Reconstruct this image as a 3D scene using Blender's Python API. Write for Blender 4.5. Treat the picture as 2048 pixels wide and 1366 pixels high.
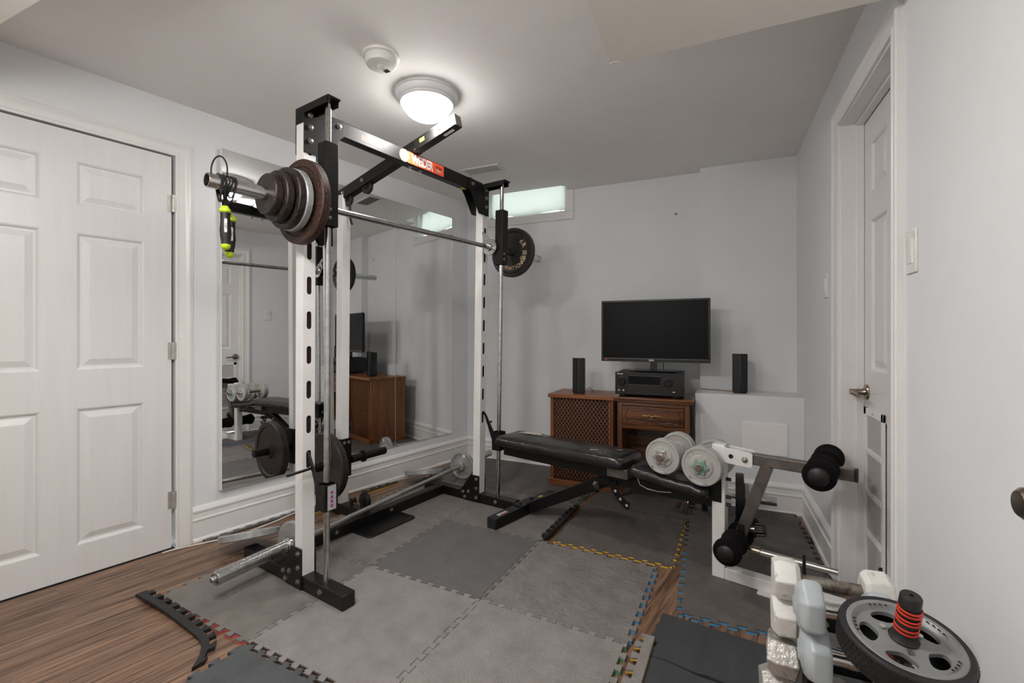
import bpy, math, random
from mathutils import Matrix, Vector
random.seed(7)
for o in list(bpy.data.objects):
    bpy.data.objects.remove(o)
SC = bpy.context.scene
COL = SC.collection
R = math.radians
PI = math.pi

# ------------------------------------------------------------------ camera, world, exposure
cam_d = bpy.data.cameras.new('camera')
cam = bpy.data.objects.new('camera', cam_d)
COL.objects.link(cam)
cam.location = (0, 0, 1.10)
cam.rotation_euler = (R(90), 0, R(23.8))
cam_d.sensor_width = 36
cam_d.lens = 36 * 915 / 2048
cam_d.shift_y = -11 / 2048
cam_d.clip_start = 0.02
SC.camera = cam

world = bpy.data.worlds.new('world')
SC.world = world
world.use_nodes = True
bg = world.node_tree.nodes['Background']
bg.inputs[0].default_value = (0.95, 0.98, 1.0, 1)
bg.inputs[1].default_value = 1.9

SC.view_settings.view_transform = 'Standard'
SC.view_settings.look = 'None'
SC.view_settings.gamma = 1
SC.view_settings.use_curve_mapping = False
SC.view_settings.exposure = 1.02
LAMP_W = 18.0      # emission of the dome in view
LAMP_B = 44.0     # emission of the dome behind the camera

# ------------------------------------------------------------------ materials
MATS = {}


def srgb(r, g, b):
    f = lambda c: (c / 255 / 12.92) if c / 255 <= 0.04045 else ((c / 255 + 0.055) / 1.055) ** 2.4
    return (f(r), f(g), f(b), 1)


def mat(name, col, rough=0.5, metal=0.0, col2=None, scale=20, detail=4, lo=0.35, hi=0.65, bump=0.0, bscale=200,
        spec=0.5, coat=0.0, stretch=None, emit=0.0, coord='Object', rvar=0.0, bdist=0.002):
    m = bpy.data.materials.new(name)
    m.use_nodes = True
    nt = m.node_tree
    p = nt.nodes['Principled BSDF']
    p.inputs['Base Color'].default_value = col
    p.inputs['Roughness'].default_value = rough
    p.inputs['Metallic'].default_value = metal
    p.inputs['Specular IOR Level'].default_value = spec
    p.inputs['Coat Weight'].default_value = coat
    tc = nt.nodes.new('ShaderNodeTexCoord')
    src = tc.outputs[coord]
    if stretch:
        mp = nt.nodes.new('ShaderNodeMapping')
        mp.inputs['Scale'].default_value = stretch
        nt.links.new(src, mp.inputs['Vector'])
        src = mp.outputs['Vector']
    if col2 is not None:
        n = nt.nodes.new('ShaderNodeTexNoise')
        n.inputs['Scale'].default_value = scale
        n.inputs['Detail'].default_value = detail
        n.inputs['Roughness'].default_value = 0.65
        nt.links.new(src, n.inputs['Vector'])
        cr = nt.nodes.new('ShaderNodeValToRGB')
        cr.color_ramp.elements[0].position = lo
        cr.color_ramp.elements[1].position = hi
        cr.color_ramp.elements[0].color = col
        cr.color_ramp.elements[1].color = col2
        nt.links.new(n.outputs['Fac'], cr.inputs['Fac'])
        nt.links.new(cr.outputs['Color'], p.inputs['Base Color'])
        if rvar:
            mr = nt.nodes.new('ShaderNodeMapRange')
            mr.inputs['To Min'].default_value = rough - rvar
            mr.inputs['To Max'].default_value = rough + rvar
            nt.links.new(n.outputs['Fac'], mr.inputs['Value'])
            nt.links.new(mr.outputs['Result'], p.inputs['Roughness'])
    if bump:
        n2 = nt.nodes.new('ShaderNodeTexNoise')
        n2.inputs['Scale'].default_value = bscale
        n2.inputs['Detail'].default_value = 5
        nt.links.new(src, n2.inputs['Vector'])
        b = nt.nodes.new('ShaderNodeBump')
        b.inputs['Strength'].default_value = bump
        b.inputs['Distance'].default_value = bdist
        nt.links.new(n2.outputs['Fac'], b.inputs['Height'])
        nt.links.new(b.outputs['Normal'], p.inputs['Normal'])
    if emit:
        p.inputs['Emission Color'].default_value = (1, 0.985, 0.965, 1)
        p.inputs['Emission Strength'].default_value = emit
    MATS[name] = m
    return m


def wood(name, c1, c2, c3, axis=0, scale=1.0, rough=0.4, perobj=False, coat=0.0):
    """streaky wood grain running along local axis"""
    m = bpy.data.materials.new(name)
    m.use_nodes = True
    nt = m.node_tree
    p = nt.nodes['Principled BSDF']
    p.inputs['Roughness'].default_value = rough
    p.inputs['Coat Weight'].default_value = coat
    tc = nt.nodes.new('ShaderNodeTexCoord')
    src = tc.outputs['Object']
    if perobj:
        oi = nt.nodes.new('ShaderNodeObjectInfo')
        mul = nt.nodes.new('ShaderNodeVectorMath')
        mul.operation = 'SCALE'
        mul.inputs[0].default_value = (37, 23, 11)
        nt.links.new(oi.outputs['Random'], mul.inputs['Scale'])
        ad = nt.nodes.new('ShaderNodeVectorMath')
        nt.links.new(src, ad.inputs[0])
        nt.links.new(mul.outputs['Vector'], ad.inputs[1])
        src = ad.outputs['Vector']
    mp = nt.nodes.new('ShaderNodeMapping')
    s = [30 * scale] * 3
    s[axis] = 1.6 * scale
    mp.inputs['Scale'].default_value = s
    nt.links.new(src, mp.inputs['Vector'])
    n = nt.nodes.new('ShaderNodeTexNoise')
    n.inputs['Scale'].default_value = 1.0
    n.inputs['Detail'].default_value = 7
    n.inputs['Roughness'].default_value = 0.6
    n.inputs['Distortion'].default_value = 0.6
    nt.links.new(mp.outputs['Vector'], n.inputs['Vector'])
    cr = nt.nodes.new('ShaderNodeValToRGB')
    e = cr.color_ramp.elements
    e[0].position = 0.33
    e[0].color = c1
    e[1].position = 0.70
    e[1].color = c3
    k = e.new(0.5)
    k.color = c2
    nt.links.new(n.outputs['Fac'], cr.inputs['Fac'])
    out = cr.outputs['Color']
    if perobj:
        hs = nt.nodes.new('ShaderNodeHueSaturation')
        mr = nt.nodes.new('ShaderNodeMapRange')
        mr.inputs['To Min'].default_value = 0.8
        mr.inputs['To Max'].default_value = 1.18
        nt.links.new(oi.outputs['Random'], mr.inputs['Value'])
        nt.links.new(mr.outputs['Result'], hs.inputs['Value'])
        nt.links.new(out, hs.inputs['Color'])
        out = hs.outputs['Color']
    nt.links.new(out, p.inputs['Base Color'])
    b = nt.nodes.new('ShaderNodeBump')
    b.inputs['Strength'].default_value = 0.25
    b.inputs['Distance'].default_value = 0.002
    nt.links.new(n.outputs['Fac'], b.inputs['Height'])
    nt.links.new(b.outputs['Normal'], p.inputs['Normal'])
    MATS[name] = m
    return m


mat('wall', srgb(227, 228, 229), 0.55, col2=srgb(231, 232, 233), scale=3, bump=0.12, bscale=260)
mat('ceil', srgb(240, 236, 233), 0.75, col2=srgb(244, 241, 238), scale=2, bump=0.35, bscale=330)
mat('trim', srgb(231, 228, 226), 0.32, col2=srgb(235, 232, 230), scale=5, bump=0.05, bscale=60)
mat('door', srgb(224, 222, 220), 0.36, col2=srgb(228, 226, 225), scale=3, bump=0.045, bscale=30, stretch=(9, 9, 0.7))
mat('ceil_soffit', srgb(236, 230, 220), 0.75, col2=srgb(240, 235, 226), scale=2, bump=0.35, bscale=330)
mat('hinge_steel', srgb(208, 204, 198), 0.35, 0.6, col2=srgb(190, 184, 176), scale=40)
mat('plastic_white', srgb(228, 225, 221), 0.35, col2=srgb(233, 230, 227), scale=8)
mat('mirror', (0.94, 0.95, 0.95, 1), 0.012, 1.0, col2=(0.92, 0.93, 0.93, 1), scale=2)
mat('mirror_edge', srgb(205, 212, 212), 0.2, 0.3, col2=srgb(190, 200, 200), scale=10)
mat('black_metal', srgb(12, 11, 11), 0.40, 0.0, col2=srgb(23, 22, 21), scale=30, lo=0.45, hi=0.75, bump=0.12, bscale=160, spec=0.32)
mat('black_worn', srgb(12, 11, 11), 0.38, 0.1, col2=srgb(80, 76, 72), scale=55, detail=7, lo=0.60, hi=0.78, bump=0.2, bscale=120)
mat('white_metal', srgb(226, 223, 220), 0.35, col2=srgb(234, 231, 229), scale=6, coat=0.2)
mat('chrome', srgb(206, 206, 205), 0.16, 1.0, col2=srgb(180, 179, 177), scale=40, bump=0.05, bscale=400)
mat('steel', srgb(198, 194, 189), 0.30, 0.9, col2=srgb(160, 142, 128), scale=12, lo=0.5, hi=0.8, bump=0.12, bscale=300)
mat('nickel', srgb(168, 155, 140), 0.25, 1.0, col2=srgb(150, 138, 124), scale=20)
mat('bolt', srgb(190, 188, 183), 0.35, 0.9, col2=srgb(120, 110, 100), scale=120)
mat('rust', srgb(31, 24, 21), 0.58, 0.1, col2=srgb(100, 58, 39), scale=130, detail=10, lo=0.45, hi=0.72, bump=0.5, bscale=90, rvar=0.15)
mat('rust_black', srgb(24, 21, 19), 0.48, 0.1, col2=srgb(88, 60, 45), scale=110, detail=10, lo=0.47, hi=0.78, bump=0.4, bscale=90, rvar=0.12)
mat('plate_grey', srgb(168, 168, 166), 0.36, 0.25, col2=srgb(132, 130, 128), scale=30, detail=8, lo=0.42, hi=0.75, bump=0.4, bscale=140)
mat('plate_black', srgb(27, 25, 24), 0.4, 0.1, col2=srgb(70, 55, 46), scale=20, detail=8, lo=0.6, hi=0.85, bump=0.25, bscale=150)
mat('plate_white', srgb(178, 176, 171), 0.42, 0.1, col2=srgb(96, 90, 84), scale=38, detail=9, lo=0.57, hi=0.70, bump=0.3, bscale=90)
mat('gold_paint', srgb(214, 200, 168), 0.5, col2=srgb(160, 130, 84), scale=200)
mat('leather', srgb(16, 16, 17), 0.30, col2=srgb(40, 38, 38), scale=9, lo=0.4, hi=0.75, bump=0.5, bscale=18, coat=0.15, bdist=0.01)
mat('padding', srgb(196, 188, 176), 0.9, col2=srgb(160, 150, 138), scale=120, bump=0.6, bscale=200)
mat('foam', srgb(11, 10, 10), 0.95, col2=srgb(20, 18, 18), scale=220, bump=0.8, bscale=500, spec=0.15)
mat('rubber', srgb(18, 18, 19), 0.5, col2=srgb(30, 29, 29), scale=60, bump=0.1, bscale=200)
mat('grey_metal', srgb(104, 99, 95), 0.34, 0.75, col2=srgb(126, 120, 115), scale=18, bump=0.1, bscale=120)
mat('sign_orange', srgb(214, 78, 46), 0.5, col2=srgb(222, 94, 60), scale=30, spec=0.2)
mat('sign_white', srgb(235, 232, 228), 0.4, col2=srgb(225, 222, 220), scale=40)
mat('sign_gold', srgb(170, 128, 92), 0.7, 0.0, col2=srgb(184, 146, 110), scale=60, spec=0.1)
mat('sticker_yellow', srgb(220, 200, 60), 0.5, col2=srgb(205, 186, 60), scale=60)
mat('sticker_silver', srgb(172, 176, 176), 0.4, 0.3, col2=srgb(205, 205, 203), scale=60)
mat('sticker_pink', srgb(176, 60, 150), 0.5, col2=srgb(150, 50, 130), scale=60)
mat('sticker_blue', srgb(130, 160, 175), 0.4, col2=srgb(170, 190, 198), scale=60)
mat('tape', srgb(160, 150, 144), 0.9, col2=srgb(148, 138, 132), scale=50, spec=0.05, bump=0.3, bscale=100)
mat('screen', srgb(5, 5, 6), 0.09, col2=srgb(8, 7, 7), scale=6, spec=0.16)
mat('gloss_black', srgb(7, 7, 7), 0.16, col2=srgb(11, 10, 10), scale=12)
mat('matte_black', srgb(14, 13, 13), 0.45, col2=srgb(20, 19, 19), scale=40)
mat('led', srgb(255, 30, 30), 0.4, emit=0)
mat('slot_shade', srgb(40, 12, 10), 0.8, col2=srgb(14, 10, 10), scale=40)  # shade inside the upright slots as colour, with a red tinge
mat('dark', srgb(16, 14, 13), 0.8, col2=srgb(22, 19, 17), scale=30)
mat('brass', srgb(186, 152, 84), 0.35, 0.9, col2=srgb(130, 100, 52), scale=80)
mat('lattice', srgb(112, 66, 42), 0.45, col2=srgb(150, 98, 66), scale=60)
mat('grille', srgb(20, 15, 12), 0.9, col2=srgb(32, 24, 19), scale=200)
mat('lime', srgb(178, 208, 34), 0.45, col2=srgb(168, 196, 30), scale=30)
mat('vinyl_blue', srgb(176, 182, 185), 0.35, col2=srgb(162, 168, 172), scale=10, coat=0.2, bump=0.1, bscale=80)
mat('vinyl_grey', srgb(168, 166, 162), 0.5, col2=srgb(150, 148, 144), scale=30, bump=0.25, bscale=250)
mat('white_tape', srgb(214, 210, 204), 0.5, col2=srgb(118, 108, 98), scale=42, detail=10, lo=0.57, hi=0.74, bump=0.6, bscale=60, bdist=0.003)
mat('silver_tape', srgb(190, 186, 180), 0.33, 0.45, col2=srgb(98, 90, 84), scale=24, detail=9, lo=0.5, hi=0.72, bump=0.9, bscale=70, bdist=0.004)
mat('wheel_grey', srgb(136, 136, 136), 0.42, 0.2, col2=srgb(126, 126, 126), scale=10)
mat('red_rubber', srgb(206, 62, 36), 0.5, col2=srgb(190, 50, 30), scale=30)
mat('bar_worn', srgb(150, 143, 132), 0.4, 0.8, col2=srgb(74, 62, 50), scale=45, detail=8, lo=0.46, hi=0.7, bump=0.3, bscale=200)
mat('cord_white', srgb(222, 218, 210), 0.45, col2=srgb(206, 202, 194), scale=30)
mat('cord_tan', srgb(172, 136, 112), 0.5, col2=srgb(150, 116, 94), scale=30)
mat('cord_black', srgb(20, 20, 21), 0.35, col2=srgb(30, 30, 30), scale=30)
mat('glass_dome', srgb(255, 252, 246), 0.4, emit=LAMP_W)
mat('glass_dome_b', srgb(255, 252, 246), 0.4, emit=LAMP_B)
mat('lamp_ring', srgb(226, 226, 226), 0.42, 0.0, col2=srgb(232, 232, 232), scale=8)
mat('grey_paint', srgb(186, 180, 174), 0.5, col2=srgb(176, 170, 164), scale=20)
mat('vent_mesh', srgb(184, 180, 174), 0.6, col2=srgb(194, 190, 184), scale=60, stretch=(1, 30, 1), bump=0.4, bscale=60)
mat('green_star', srgb(132, 164, 150), 0.4, 0.3, col2=srgb(150, 140, 126), scale=60, lo=0.55, hi=0.75)
mat('copper', srgb(150, 136, 126), 0.4, 0.7, col2=srgb(120, 92, 78), scale=60)
mat('rubber_mat_black', srgb(58, 60, 62), 0.62, col2=srgb(68, 69, 71), scale=16, detail=7, bump=0.5, bscale=700, stretch=(1, 0.25, 1), spec=0.35)


def foam_mat(name, c1, c2, bumpy=0.5, bs=40):
    m = mat(name, c1, 0.62, col2=c2, scale=9, detail=9, lo=0.3, hi=0.72, bump=min(1.0, bumpy * 1.3), bscale=bs, spec=0.4, bdist=0.007)
    return m


foam_mat('mat_light', srgb(120, 115, 112), srgb(146, 140, 136), 0.5, 130)
foam_mat('mat_ribbed', srgb(124, 119, 117), srgb(148, 142, 139), 0.5, 260)
foam_mat('mat_scuffed', srgb(106, 101, 98), srgb(132, 126, 122), 0.9, 45)
foam_mat('mat_dark', srgb(88, 86, 85), srgb(102, 99, 97), 0.3, 60)
foam_mat('mat_mid', srgb(104, 99, 95), srgb(126, 120, 115), 0.3, 40)
foam_mat('mat_shadowy', srgb(84, 79, 76), srgb(106, 100, 96), 0.5, 40)  # shaded version of the grey mats, shade put into the colour
mat('mat_new', srgb(70, 72, 74), 0.6, col2=srgb(82, 83, 85), scale=14, detail=8, bump=0.7, bscale=420, spec=0.35)
for nm, c in dict(under_yellow=(232, 190, 66), under_blue=(64, 160, 214), under_red=(226, 86, 92), under_green=(40, 160, 112),
                  under_grey=(60, 57, 55)).items():
    cc = srgb(*c)
    mat(nm, cc, 0.6, col2=tuple(x * 0.85 for x in cc[:3]) + (1,), scale=40)
wood('floor_wood', srgb(66, 47, 36), srgb(121, 92, 72), srgb(154, 122, 98), 0, 2.0, 0.36, True)
wood('cabinet_wood', srgb(88, 50, 28), srgb(132, 80, 46), srgb(156, 98, 60), 2, 1.2, 0.38)
wood('cabinet_wood_x', srgb(88, 50, 28), srgb(134, 80, 44), srgb(160, 100, 60), 0, 1.2, 0.34)
wood('stand_wood', srgb(58, 32, 18), srgb(104, 62, 36), srgb(136, 86, 52), 0, 1.0, 0.26, coat=0.3)
wood('stand_wood_v', srgb(62, 36, 22), srgb(108, 66, 40), srgb(136, 88, 56), 2, 1.0, 0.3, coat=0.2)
# cloth blind lit by the daylight behind it
m = mat('blind_cloth', srgb(206, 222, 216), 0.9, col2=srgb(226, 228, 214), scale=5, bump=0.3, bscale=20)
nt = m.node_tree
tr = nt.nodes.new('ShaderNodeBsdfTranslucent')
tr.inputs['Color'].default_value = (0.72, 0.76, 0.71, 1)
mx = nt.nodes.new('ShaderNodeMixShader')
mx.inputs[0].default_value = 0.6
nt.links.new(nt.nodes['Principled BSDF'].outputs[0], mx.inputs[1])
nt.links.new(tr.outputs[0], mx.inputs[2])
nt.links.new(mx.outputs[0], nt.nodes['Material Output'].inputs['Surface'])
m = mat('glass', (0.95, 1, 0.98, 1), 0.02, col2=(0.93, 0.98, 0.97, 1), scale=4)
m.node_tree.nodes['Principled BSDF'].inputs['Transmission Weight'].default_value = 1.0
m = MATS['led']
m.node_tree.nodes['Principled BSDF'].inputs['Emission Color'].default_value = (1, 0.03, 0.03, 1)
m.node_tree.nodes['Principled BSDF'].inputs['Emission Strength'].default_value = 3


# ------------------------------------------------------------------ mesh builder
def axisM(o, d, up=None):
    """matrix that takes local z to direction d, origin to o"""
    z = Vector(d).normalized()
    u = Vector(up) if up else (Vector((0, 0, 1)) if abs(z.z) < 0.95 else Vector((0, 1, 0)))
    x = u.cross(z).normalized()
    y = z.cross(x)
    return Matrix(((x.x, y.x, z.x, o[0]), (x.y, y.y, z.y, o[1]), (x.z, y.z, z.z, o[2]), (0, 0, 0, 1)))


def basis(o, x, y, z):
    return Matrix(((x[0], y[0], z[0], o[0]), (x[1], y[1], z[1], o[1]), (x[2], y[2], z[2], o[2]), (0, 0, 0, 1)))


class MB:
    def __init__(s):
        s.v = []
        s.f = []
        s.m = []
        s.cur = 0

    def add(s, vs, fs, M=None):
        n = len(s.v)
        for p in vs:
            p = Vector(p)
            s.v.append(tuple(M @ p) if M is not None else tuple(p))
        for q in fs:
            s.f.append([i + n for i in q])
            s.m.append(s.cur)
        return s

    def box(s, x0, x1, y0, y1, z0, z1, M=None):
        return s.add([(x0, y0, z0), (x1, y0, z0), (x1, y1, z0), (x0, y1, z0), (x0, y0, z1), (x1, y0, z1), (x1, y1, z1), (x0, y1, z1)],
                     [(0, 3, 2, 1), (4, 5, 6, 7), (0, 1, 5, 4), (1, 2, 6, 5), (2, 3, 7, 6), (3, 0, 4, 7)], M)

    def bar(s, p0, p1, w, h, up=(0, 0, 1)):
        """rectangular bar from p0 to p1: w across, h along up"""
        p0, p1 = Vector(p0), Vector(p1)
        d = (p1 - p0)
        L = d.length
        z = d.normalized()
        y = Vector(up)
        x = y.cross(z).normalized()
        y = z.cross(x)
        M = basis(p0, x, y, z)
        return s.box(-w / 2, w / 2, -h / 2, h / 2, 0, L, M)

    def cyl(s, p0, p1, r, r1=None, n=20):
        r1 = r if r1 is None else r1
        p0, p1 = Vector(p0), Vector(p1)
        return s.lathe([(0, 0), (r, 0), (r1, (p1 - p0).length), (0, (p1 - p0).length)], n, axisM(p0, p1 - p0))

    def lathe(s, prof, n=28, M=None, closed=False, ph=0.0):
        vs, fs, idx = [], [], []
        for r, z in prof:
            if abs(r) < 1e-7:
                idx.append([len(vs)] * n)
                vs.append((0, 0, z))
            else:
                idx.append(list(range(len(vs), len(vs) + n)))
                for k in range(n):
                    a = 2 * PI * k / n + ph
                    vs.append((r * math.cos(a), r * math.sin(a), z))
        P = len(prof)
        for i in range(P if closed else P - 1):
            A, B = idx[i], idx[(i + 1) % P]
            for k in range(n):
                q = [A[k], A[(k + 1) % n], B[(k + 1) % n], B[k]]
                q2 = []
                for t in q:
                    if t not in q2:
                        q2.append(t)
                if len(q2) >= 3:
                    fs.append(q2)
        return s.add(vs, fs, M)

    def prism(s, poly, z0, z1, M=None, mid=None):
        n = len(poly)
        vs = [(x, y, z0) for x, y in poly] + [(x, y, z1) for x, y in poly]
        fs = [list(range(n))[::-1], list(range(n, 2 * n))]
        for i in range(n):
            j = (i + 1) % n
            fs.append((i, j, n + j, n + i))
        return s.add(vs, fs, M)

    def tube(s, pts, r, n=8, closed=False):
        pts = [Vector(p) for p in pts]
        N = len(pts)
        vs, fs = [], []
        up = None
        for i, p in enumerate(pts):
            a = pts[(i - 1) % N] if (closed or i > 0) else p
            b = pts[(i + 1) % N] if (closed or i < N - 1) else p
            t = (b - a).normalized()
            if up is None:
                up = Vector((0, 0, 1)) if abs(t.z) < 0.9 else Vector((1, 0, 0))
            x = up.cross(t)
            if x.length < 1e-5:
                x = Vector((1, 0, 0)).cross(t)
            x.normalize()
            y = t.cross(x)
            up = y
            for k in range(n):
                an = 2 * PI * k / n
                vs.append(tuple(p + x * r * math.cos(an) + y * r * math.sin(an)))
        for i in range(N if closed else N - 1):
            j = (i + 1) % N
            for k in range(n):
                fs.append((i * n + k, i * n + (k + 1) % n, j * n + (k + 1) % n, j * n + k))
        if not closed:
            fs.append(list(range(n))[::-1])
            fs.append(list(range((N - 1) * n, N * n)))
        return s.add(vs, fs)

    def mesh(s, name, mats, angle=35):
        me = bpy.data.meshes.new(name)
        me.from_pydata(s.v, [], s.f)
        for mm in (mats if isinstance(mats, (list, tuple)) else [mats]):
            me.materials.append(MATS[mm])
        me.polygons.foreach_set('material_index', s.m)
        me.polygons.foreach_set('use_smooth', [True] * len(me.polygons))
        me.update()
        import bmesh
        bm = bmesh.new()
        bm.from_mesh(me)
        bmesh.ops.recalc_face_normals(bm, faces=bm.faces)
        bm.to_mesh(me)
        bm.free()
        me.set_sharp_from_angle(angle=R(angle))
        return me

    def build(s, name, mats, parent=None, bevel=0.0, seg=2, angle=35, subd=0):
        o = bpy.data.objects.new(name, s.mesh(name, mats, angle))
        COL.objects.link(o)
        if parent is not None:
            o.parent = parent
        if bevel:
            b = o.modifiers.new('bevel', 'BEVEL')
            b.width = bevel
            b.segments = seg
            b.limit_method = 'ANGLE'
            b.angle_limit = R(40)
        if subd:
            b = o.modifiers.new('sub', 'SUBSURF')
            b.levels = subd
            b.render_levels = subd
        return o


def tag(o, label, cat, group=None, kind=None):
    o['label'] = label
    o['category'] = cat
    if group:
        o['group'] = group
    if kind:
        o['kind'] = kind
    return o


def thing(name, label, cat, loc=(0, 0, 0), rz=0.0, group=None, kind=None):
    o = bpy.data.objects.new(name, None)
    COL.objects.link(o)
    o.empty_display_size = 0.05
    o.location = loc
    o.rotation_euler = (0, 0, rz)
    return tag(o, label, cat, group, kind)


def copy_tree(o, parent=None):
    c = o.copy()
    COL.objects.link(c)
    c.parent = parent
    for ch in list(o.children):
        copy_tree(ch, c)
    return c


def struct(o, label, cat):
    return tag(o, label, cat, kind='structure')


def text(mb, s, size, M, depth=0.001, spacing=1.0, bold=0.0, sx=1.0):
    """lettering as thin raised mesh in the plane of M (x right, y up, z out), centred"""
    cu = bpy.data.curves.new('t', 'FONT')
    cu.body = s
    cu.size = size
    cu.align_x = 'CENTER'
    cu.align_y = 'CENTER'
    cu.extrude = depth / 2
    cu.offset = bold
    cu.space_character = spacing
    cu.resolution_u = 3
    ob = bpy.data.objects.new('t', cu)
    COL.objects.link(ob)
    dg = bpy.context.evaluated_depsgraph_get()
    me = bpy.data.meshes.new_from_object(ob.evaluated_get(dg))
    vs = [(v.co.x * sx, v.co.y, v.co.z + depth / 2) for v in me.vertices]
    fs = [list(p.vertices) for p in me.polygons]
    mb.add(vs, fs, M)
    bpy.data.objects.remove(ob)
    bpy.data.meshes.remove(me)
    bpy.data.curves.remove(cu)


def arc_text(mb, s, size, rad, mid_deg, M, step, depth=0.001, flip=False, bold=0.0):
    """letters around a circle in the xy plane of M; flip: read along the bottom"""
    n = len(s)
    for i, ch in enumerate(s):
        if ch == ' ':
            continue
        k = i - (n - 1) / 2
        a = mid_deg + (step * k if flip else -step * k)
        an = R(a)
        rot = an + PI / 2 if flip else an - PI / 2
        L = Matrix.Translation((rad * math.cos(an), rad * math.sin(an), 0)) @ Matrix.Rotation(rot, 4, 'Z')
        text(mb, ch, size, M @ L, depth, bold=bold)


def hexbolt(mb, o, d, r=0.009, h=0.007):
    M = axisM(o, d)
    mb.lathe([(0, 0), (r * 1.35, 0), (r * 1.35, 0.0015), (r, 0.0015), (r, h), (r * 0.8, h + 0.001), (0, h + 0.001)], 6, M)


# ------------------------------------------------------------------ the room
H = 2.314
XR, YB, YN = 0.51, 3.67, -0.55
PL = Vector((-2.561, 1.454, 0))
LROT = R(90 - 12.6)
SL = math.tan(R(12.6))


def xleft(y):
    return PL.x + (y - PL.y) * SL


# floor: sub-floor with single planks laid along the left wall
FL = MB()
FL.prism([(xleft(YN) - .1, YN - .1), (XR + .14, YN - .1), (XR + .14, YB + .1), (xleft(YB) - .1, YB + .1)], -0.06, -0.009)
floor = struct(FL.build('floor', 'dark'), 'brown wood strip floor under the foam mats', 'floor')
pw = 0.098
plank_mesh = {}


def plank_me(L):
    k = round(L, 2)
    if k not in plank_mesh:
        b = MB()
        b.box(-k / 2, k / 2, -pw / 2 + .0007, pw / 2 - .0007, -0.0085, -0.0006)
        b.box(-k / 2 + .0008, k / 2 - .0008, -pw / 2 + .0016, pw / 2 - .0016, -0.0006, 0.0)
        plank_mesh[k] = b.mesh('plank', 'floor_wood')
    return plank_mesh[k]


rx, ry = Vector((math.cos(LROT), math.sin(LROT))), Vector((-math.sin(LROT), math.cos(LROT)))
poly = [Vector(p) for p in [(xleft(YN), YN), (XR, YN), (XR, YB), (xleft(YB), YB)]]
rnd = random.Random(3)
row = 0
for row in range(0, 36):
    off = -(row + 0.5) * pw            # distance from the left wall into the room
    c0 = Vector((PL.x, PL.y)) + ry * off
    lo, hi = -9, 9
    for i in range(4):
        a, b2 = poly[i], poly[(i + 1) % 4]
        e = b2 - a
        nrm = Vector((e.y, -e.x)).normalized()   # outward for ccw polygon
        den = nrm.dot(rx)
        num = nrm.dot(a - c0)
        if abs(den) < 1e-6:
            if num < 0:
                lo, hi = 1, -1
            continue
        t = num / den
        if den > 0:
            hi = min(hi, t)
        else:
            lo = max(lo, t)
    if hi - lo < 0.1:
        continue
    x = lo - rnd.uniform(0, 0.9)
    while x < hi:
        L = rnd.choice([0.62, 0.9, 1.2])
        a, b2 = max(x, lo), min(x + L, hi)
        if b2 - a > 0.06:
            o = bpy.data.objects.new('plank', plank_me(b2 - a))
            COL.objects.link(o)
            mid = c0 + rx * ((a + b2) / 2)
            o.location = (mid.x, mid.y, 0)
            o.rotation_euler = (0, 0, LROT)
            o.parent = floor
        x += L

# ceiling with the raised pocket above the window
WX0, WX1 = -1.885, -1.10
c = MB()
c.prism([(xleft(YN) - .1, YN - .1), (XR + .14, YN - .1), (XR + .14, YB), (WX1, YB), (WX1, 3.57), (WX1 - .03, 3.54), (WX0, 3.54), (WX0, YB), (xleft(YB) - .1, YB)], H, H + 0.22)
c.box(WX0 - .01, WX1 + .01, 3.5, YB, H + 0.13, H + 0.2)
struct(c.build('ceiling', 'ceil'), 'grey-white textured ceiling with pocket above the window', 'ceiling')
c = MB()
c.prism([(xleft(YN) + .0, YN), (XR, YN), (XR, 1.63), (-0.334, 1.63), (-0.334, 0.655), (xleft(0.655), 0.655)], 2.064, H - 0.0005)
blk = struct(c.build('ceiling_bulkhead', 'ceil_soffit'), 'lowered ceiling bulkhead with a chipped corner', 'ceiling')
b = MB()
b.prism([(0, 0), (0.035, -.004), (0.03, -0.012), (0.012, -0.016), (-.001, -.01)], 0, 0.0015)
o = b.build('chip', 'plastic_white', blk)
o.location = (-0.336, 1.631, 2.0627)

# left wall (local x along wall, y into the wall)
LW = Matrix.Translation(PL) @ Matrix.Rotation(LROT, 4, 'Z')
DW0, DW1, DH = -0.852, 0.012, 2.032
s0 = (YN - PL.y) / math.cos(R(12.6)) - .02
s1 = (YB - PL.y) / math.cos(R(12.6)) + .03
b = MB()
b.box(s0, DW0, 0, .12, 0, H + .2, LW)
b.box(DW0, DW1, 0, .12, DH, H + .2, LW)
b.box(DW1, s1, 0, .12, 0, H + .2, LW)
b.box(DW0 - .05, DW1 + .05, .12, .13, 0, DH + .05, LW)  # unseen sheet added behind the door to keep outside light out
struct(b.build('wall_left', 'wall'), 'pale grey painted wall carrying the large mirrors', 'wall')
# back wall with window opening
b = MB()
WZ0, WZ1 = 2.135, 2.42
b.box(xleft(YB) - .02, WX0 + .03, YB, YB + .12, 0, H + .2)
b.box(WX1 - .03, XR + .14, YB, YB + .12, 0, H + .2)
b.box(WX0 + .03, WX1 - .03, YB, YB + .12, 0, WZ0)
b.box(WX0 + .03, WX1 - .03, YB, YB + .12, WZ1, H + .2)
struct(b.build('wall_back', 'wall'), 'pale grey painted back wall with small high window', 'wall')
b = MB()
b.box(-0.09, XR, 3.583, YB, 0.0, H)
struct(b.build('wall_chase', 'wall'), 'shallow boxed-out wall section behind the ledge', 'wall')
b = MB()
b.box(-0.114, XR, 3.28, 3.583, 0.0, 0.72)
struct(b.build('wall_ledge', 'wall', bevel=.004), 'low boxed wall ledge with white access panel', 'wall')
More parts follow.
